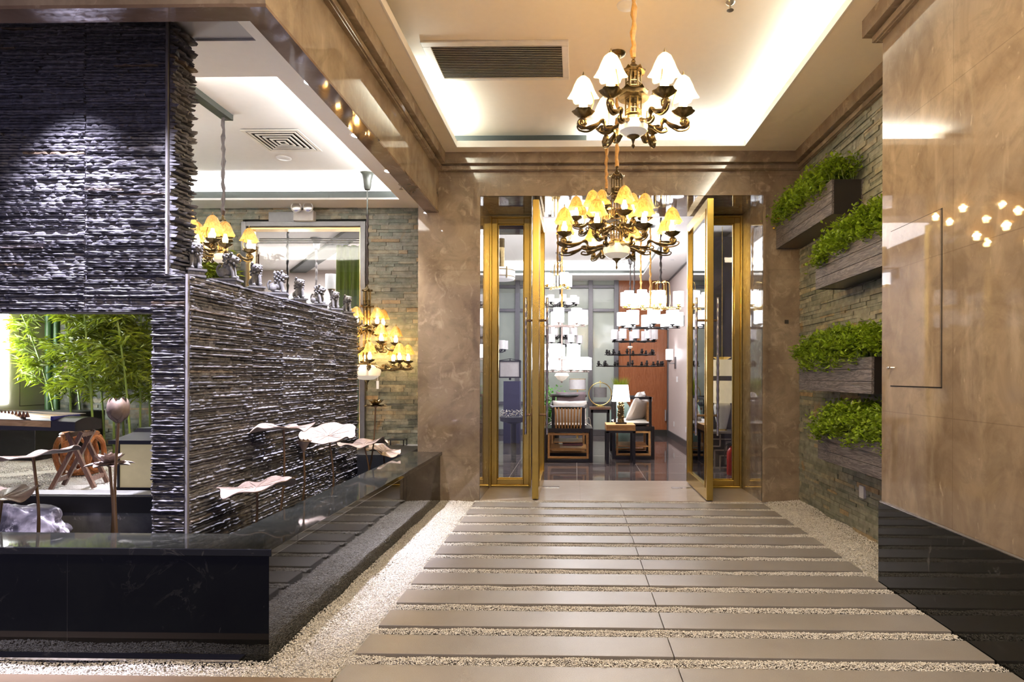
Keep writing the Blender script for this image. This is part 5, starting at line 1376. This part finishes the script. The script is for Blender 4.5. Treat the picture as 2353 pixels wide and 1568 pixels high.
# celadon vase with grass
vx = at(1426, 930, Y=9.75).x
t = thing('celadon_vase', 'large pale green ceramic vase behind the glowing table lamp', 'vase', (vx, 9.75, 0))
zt_ = at(1426, 880, Y=9.75).z
MB().lathe([(.10, 0), (.13, .03), (.17, .3), (.17, .5), (.165, .62), (.14, .72), (.09, zt_-.3), (.07, zt_-.22), (.08, zt_-.2), (.03, zt_-.2)], 28).build('vase_body', 'celadon', t, smooth=True)
g_ = MB()
for i in range(260):
    a = rng.uniform(0, 6.28); l = rng.uniform(.24, .36); o_ = .05*rng.random()**.5; s = rng.uniform(.1, .5)
    p0 = Vector((o_*cos(a), o_*sin(a), zt_-.25)); p2_ = p0+Vector((cos(a)*l*s, sin(a)*l*s, l)); sd = Vector((-sin(a), cos(a), 0))*.006
    pm_ = (p0+p2_)/2+Vector((-cos(a)*.012, -sin(a)*.012, .02)); g_.add([p0-sd, p0+sd, pm_+sd*.8, pm_-sd*.8, p2_], [(0, 1, 2, 3), (3, 2, 4)])
o = g_.build('ornamental_grass', 'bamboo_leaf'); o.location = (vx, 9.75, 0); tag(o, 'tuft of green ornamental grass standing up behind the lamp shade', 'plant', kind='thing')
# console table with ring lamp and drum lamp
tc0, tc1 = at(1358, 1000, Y=11.2).x, at(1400, 1000, Y=11.2).x
t = thing('console_table', 'tall dark console table under the brass ring lamp', 'table', ((tc0+tc1)/2, 11.3, 0)); hw = (tc1-tc0)/2; zz = at(1380, 936, Y=11.2).z
B('table_top', 'brown_wood', (-hw-.03, -.2, zz-.04), (hw+.03, .2, zz), t)
for sx in (-1, 1):
    for sy in (-.18, .15): B('leg', 'black_wood', (sx*hw, sy, 0), (sx*(hw-.035), sy+.03, zz-.04), t)
B('apron', 'black_wood', (-hw, -.18, zz-.10), (hw, -.165, zz-.04), t)
rx = at(1379, 900, Y=11.3).x; t = thing('ring_lamp', 'brass ring table lamp with small grey drum shade', 'table lamp', (rx, 11.3, zz))
rr = 26*11.3/F
m = MB(); m.tube([(rr*cos(a*2*PI/48), 0, rr+.03+rr*sin(a*2*PI/48)) for a in range(49)], .009, 8); m.lathe([(.09, 0), (.09, .012), (.03, .02), (.012, .035)], 20); m.lathe([(.005, 2*rr-.12), (.005, 2*rr+.03)], 6); m.ball((0, 0, 2*rr+.05), .014, 6)
m.build('ring_frame', 'brass_bright', t, smooth=True); s_ = 11.3/F
MB().lathe([(15*s_, rr-.03), (15*s_, rr+.15)], 24, cap=False).build('lamp_shade', 'grey_shade', t, smooth=True)
bx_ = at(1327, 900, Y=10.9).x; t = thing('brass_table_lamp', 'brass stem lamp with white drum shade behind the armchairs', 'table lamp', (bx_, 10.9, 0)); s_ = 10.9/F
zl0, zl1 = at(1327, 896, Y=10.9).z, at(1327, 871, Y=10.9).z
MB().lathe([(.14, 0), (.14, .02), (.02, .04), (.016, .5), (.03, .6), (.012, .8), (.01, zl0+.02)], 20).build('base', 'brass_bright', t, smooth=True)
MB().lathe([(19*s_, zl0), (19*s_, zl1)], 26, cap=False).build('lamp_shade', 'unlit_shade', t, smooth=True)
MB().lathe([(19.2*s_, zl0-.002), (19.2*s_, zl0+.01)], 26, cap=False).lathe([(19.2*s_, zl1-.01), (19.2*s_, zl1)], 26, cap=False).build('shade_rim', 'brass_bright', t)
# leafy plant behind the armchair
ppx = at(1262, 920, Y=10.2).x; t = thing('potted_plant', 'bushy green pot plant behind the slat-back armchair', 'plant', (ppx, 10.2, 0))
MB().lathe([(.12, 0), (.16, .05), (.18, .3), (.15, .3)], 20).build('pot', 'matte_black', t, smooth=True)
L_ = [Vector((rng.gauss(0, .14), rng.gauss(0, .12), .62+rng.gauss(0, .17))) for _ in range(900)]
lf = MB(); leaves(lf, L_, rng, .075, thin=.6); lf.tube([(0, 0, .25), (0, 0, .6)], .02, 6); lf.build('foliage', 'plant_green', t)
# honey drawer unit left of doorway and navy covered pillar
dx = at(1222, 985, Y=9.6).x; t = thing('drawer_cabinet', 'honey wood drawer cabinet partly hidden behind the left door leaf', 'cabinet', (dx, 9.7, 0))
B('body', 'honey_wood', (-.12, -.2, .12), (.2, .2, .72), t); B('drawer', 'honey_wood', (-.09, -.215, .4), (.16, -.2, .66), t); MB().box((-.01, -.225, .47), (.07, -.215, .6)).build('pull_plate', 'brown_wood', t)
nx = at(1177, 930, Y=9.4).x; t = tag(B('navy_draped_stand', 'navy_cloth', (nx-.125, 9.3, 0), (nx+.125, 9.5, at(0, 873, Y=9.4).z)), 'tall navy covered stand below the square lantern, behind the left glass', 'stand')
c = at(1172, 849, Y=9.4); t = thing('square_frame_lamp', 'square black framed lamp with white panel behind the left glass', 'lamp', (c.x, 9.4, c.z)); s_ = 9.4/F
B('panel', 'unlit_shade', (-22*s_, -.05, -17*s_), (22*s_, .05, 17*s_), t)
m = MB(); a, b = 25*s_, 20*s_
m.box((-a, -.06, -b), (-a+.02, .06, b)).box((a-.02, -.06, -b), (a, .06, b)).box((-a, -.06, b-.02), (a, .06, b)).box((-a, -.06, -b), (a, .06, -b+.02)).tube([(0, 0, b), (0, 0, b+.03)], .01, 8).ball((0, 0, -b-.015), .02, 6).bar((-a, 0, b), (0, 0, b+.03), .01).bar((a, 0, b), (0, 0, b+.03), .01); m.build('frame', 'matte_black', t)
c = at(1180, 958, Y=8.6); t = thing('crystal_tray', 'low crystal edged dish sparkling on a dark stand behind the left glass', 'dish', (c.x, 8.6, 0))
m = MB(); 
for i in range(160): m.ball((rng.uniform(-.18, .22), rng.uniform(-.08, .08), c.z+.03+rng.uniform(-.05, .06)), rng.uniform(.006, .012), 4)
m.build('crystals', 'steel', t); MB().lathe([(.04, 0), (.04, c.z-.1), (.19, c.z-.06), (.20, c.z), (.17, c.z)], 20).build('stand', 'matte_black', t, smooth=True)
# wall sconce
c = at(1533, 828, X=1.70); t = thing('wall_sconce', 'lit white cylinder wall sconce on the pink shop wall', 'wall lamp', (1.86, c.y, c.z))
B('backplate', 'frame_grey', (-.02, -.05, -.16), (0, .05, .06), t)
MB().tube([(-.02, 0, -.06), (-.12, 0, -.06), (-.12, 0, 0)], .008, 6).lathe([(.02, -.03), (.05, 0), (.05, .01)], 12, (-.12, 0, 0)).build('arm', 'frame_grey', t, smooth=True)
MB().lathe([(.065, .01), (.065, .20)], 20, (-.12, 0, 0), cap=False).build('lamp_shade', W, t, smooth=True)
c = at(1570, 738, X=1.85); tag(B('wall_plaque', 'frame_grey', (1.845, c.y-.05, c.z-.09), (1.86, c.y+.05, c.z+.09)), 'small grey plaque on the pink wall above the sconce', 'wall plate')
c = at(1541, 872, X=1.70); tag(B('hanging_tag', 'white_plastic', (c.x, c.y, c.z-.05), (c.x+.03, c.y+.006, c.z+.05)), 'white price tag hanging under the wall sconce', 'tag')
bpy.data.objects['hanging_tag'].location = (.1, 0, 0)
for i, (px, py) in enumerate(((1549, 975), (1577, 988))):
    c = at(px, py, X=1.86); tag(B('wall_socket', 'white_plastic', (1.852, c.y-.045, c.z-.045), (1.862, c.y+.045, c.z+.045), bevel=.002), ['white wall socket further along the pink shop wall', 'white wall socket nearer the right door leaf'][i], 'socket')
(B('door_handle', 'steel', (gx(1529)-.015, YBk-.07, at(0, 961, Y=YBk).z), (gx(1529)+.015, YBk-.02, at(0, 936, Y=YBk).z), bpy.data.objects['wall_shop_back_wood']))
# niche with console, vase lamps
xn0 = at(1626, 800, Y=8.1).x
S(B('wall_niche_panel', 'dark_panel', (xn0, 8.12, 0), (2.07, 8.62, 3.05)))
S(MB().box((2.07, 8.12, 0), (2.3, 8.62, 3.4)).build('wall_niche_right', 'wall_pink'))
t = thing('lattice_console', 'grey fretwork console with light top behind the right glass', 'console', (xn0+.21, 7.95, 0)); zc_ = at(1650, 990, Y=7.9).z
B('top', 'lattice_grey', (-.24, -.16, zc_-.03), (.24, .16, zc_), t, bevel=.003)
m = MB(); r3 = random.Random(4); q = .014; X0, X1, Z0, Z1 = -.23, .23, .0, zc_-.03
m.box((X0, -.15, 0), (X0+.02, -.13, Z1)).box((X1-.02, -.15, 0), (X1, -.13, Z1)).box((X0, -.15, .02), (X1, -.13, .04))
for a, b, c_, d_ in ((.05,.05,.05,.35),(.05,.35,.2,.35),(.2,.35,.2,.5),(.2,.5,.35,.5),(.35,.5,.35,.2),(.35,.2,.25,.2),(.25,.2,.25,.05),(.12,.0,.12,.25),(.12,.25,.3,.25),(.3,.25,.3,.42),(.3,.42,.46,.42),(0,.42,.12,.42),(.12,.42,.12,.62),(.0,.18,.05,.18),(.35,.1,.46,.1),(.42,.1,.42,.3),(.2,.1,.2,.2),(.0,.55,.3,.55),(.27,.55,.27,.66),(.38,.3,.46,.3),(.4,.5,.4,.62)):
    m.box((X0+min(a,c_)-q/2, -.148, min(b,d_)*Z1/.66), (X0+max(a,c_)+q/2, -.132, max(b,d_)*Z1/.66+q))
m.build('fretwork_front', 'lattice_grey', t)
vx = at(1659, 960, Y=7.95).x; t = thing('porcelain_lamp', 'white porcelain vase lamp with cream drum shade on the fretwork console', 'table lamp', (vx, 7.95, zc_))
MB().lathe([(.065, 0), (.065, .015), (.055, .02)], 24).build('base', 'brass_bright', t, smooth=True)
MB().lathe([(.055, .02), (.065, .06), (.10, .22), (.112, .30), (.10, .36), (.06, .40), (.03, .42), (.028, .44), (.04, .45)], 30).build('vase_body', 'porcelain', t, smooth=True)
MB().lathe([(.006, .45), (.006, .50)], 6).build('rod', 'brass_bright', t)
zs0 = at(0, 920, Y=7.95).z-zc_; zs1 = at(0, 871, Y=7.95).z-zc_
MB().lathe([(.15, zs0), (.135, zs1)], 30, cap=False).build('lamp_shade', 'cream_shade', t, smooth=True)
dx = at(1653, 840, Y=8.0).x; t = thing('drum_pendant', 'cream drum pendant with brass top before the dark niche panel', 'pendant lamp', (dx, 7.86, 0)); za, zb = at(0, 860, Y=7.9).z, at(0, 824, Y=7.9).z
MB().lathe([(.16, za), (.16, zb)], 30, cap=False).build('lamp_shade', 'cream_shade', t, smooth=True)
MB().lathe([(.06, zb-.0), (.12, zb+.035), (.115, zb+.035), (.05, zb+.005)], 24).tube([(0, 0, zb), (0, 0, zs+.0)], .004, 6).build('brass_top', 'brass_bright', t)
ex = at(1677, 1080, Y=7.4).x; t = thing('fire_extinguisher', 'red fire extinguisher on the floor behind the right glass', 'fire extinguisher', (ex+.03, 7.45, 0))
MB().lathe([(.05, 0), (.055, .01), (.055, .27), (.04, .31), (.018, .33), (.018, .35)], 22).build('cylinder', 'extinguisher_red', t, smooth=True)
MB().tube(smoothpath([(0, 0, .35), (-.03, 0, .38), (-.075, 0, .33), (-.075, 0, .12)], 5), .007, 6).box((-.05, -.008, .36), (.03, .008, .372)).build('hose_handle', 'matte_black', t)
# ================================================================== LIGHT
w = bpy.data.worlds.new('world'); sc.world = w; w.use_nodes = True
w.node_tree.nodes['Background'].inputs[0].default_value = (.65, .6, 1, 1); w.node_tree.nodes['Background'].inputs[1].default_value = .24
area('unseen_fill_entrance', (.2, 1.2, ZT-.02), (0, 0, 0), 1.6, .5, 62, (1, .80, .56))  # unseen fill lamp, added overhead to brighten the foyer
spot('feature_spot', (-2.64, 2.74, 3.06), (-2.62, 3.2, 1.1), 640, (.85, .80, 1), 60, 1)
spot('feature_spot_second', (-2.1, 2.80, 3.06), (-2.14, 3.2, .9), 260, (.86, .82, 1), 50, 1)
area('shop_light', (-.2, 10, 3.2), (0, 0, 0), 2.2, 4, 58, (1, .96, .98))
vs = sc.view_settings; vs.view_transform = 'Standard'; vs.look = 'None'; vs.exposure = 1.35; vs.gamma = 1
sc.display_settings.display_device = 'sRGB'
sc.cycles.use_denoising = True
sc.cycles.use_adaptive_sampling = True; sc.cycles.adaptive_threshold = .1; sc.cycles.adaptive_min_samples = 16; sc.cycles.max_bounces = 5; sc.cycles.diffuse_bounces = 2; sc.cycles.glossy_bounces = 3; sc.cycles.transparent_max_bounces = 8
sc.cycles.sample_clamp_indirect = 6; sc.cycles.caustics_reflective = False; sc.cycles.caustics_refractive = False
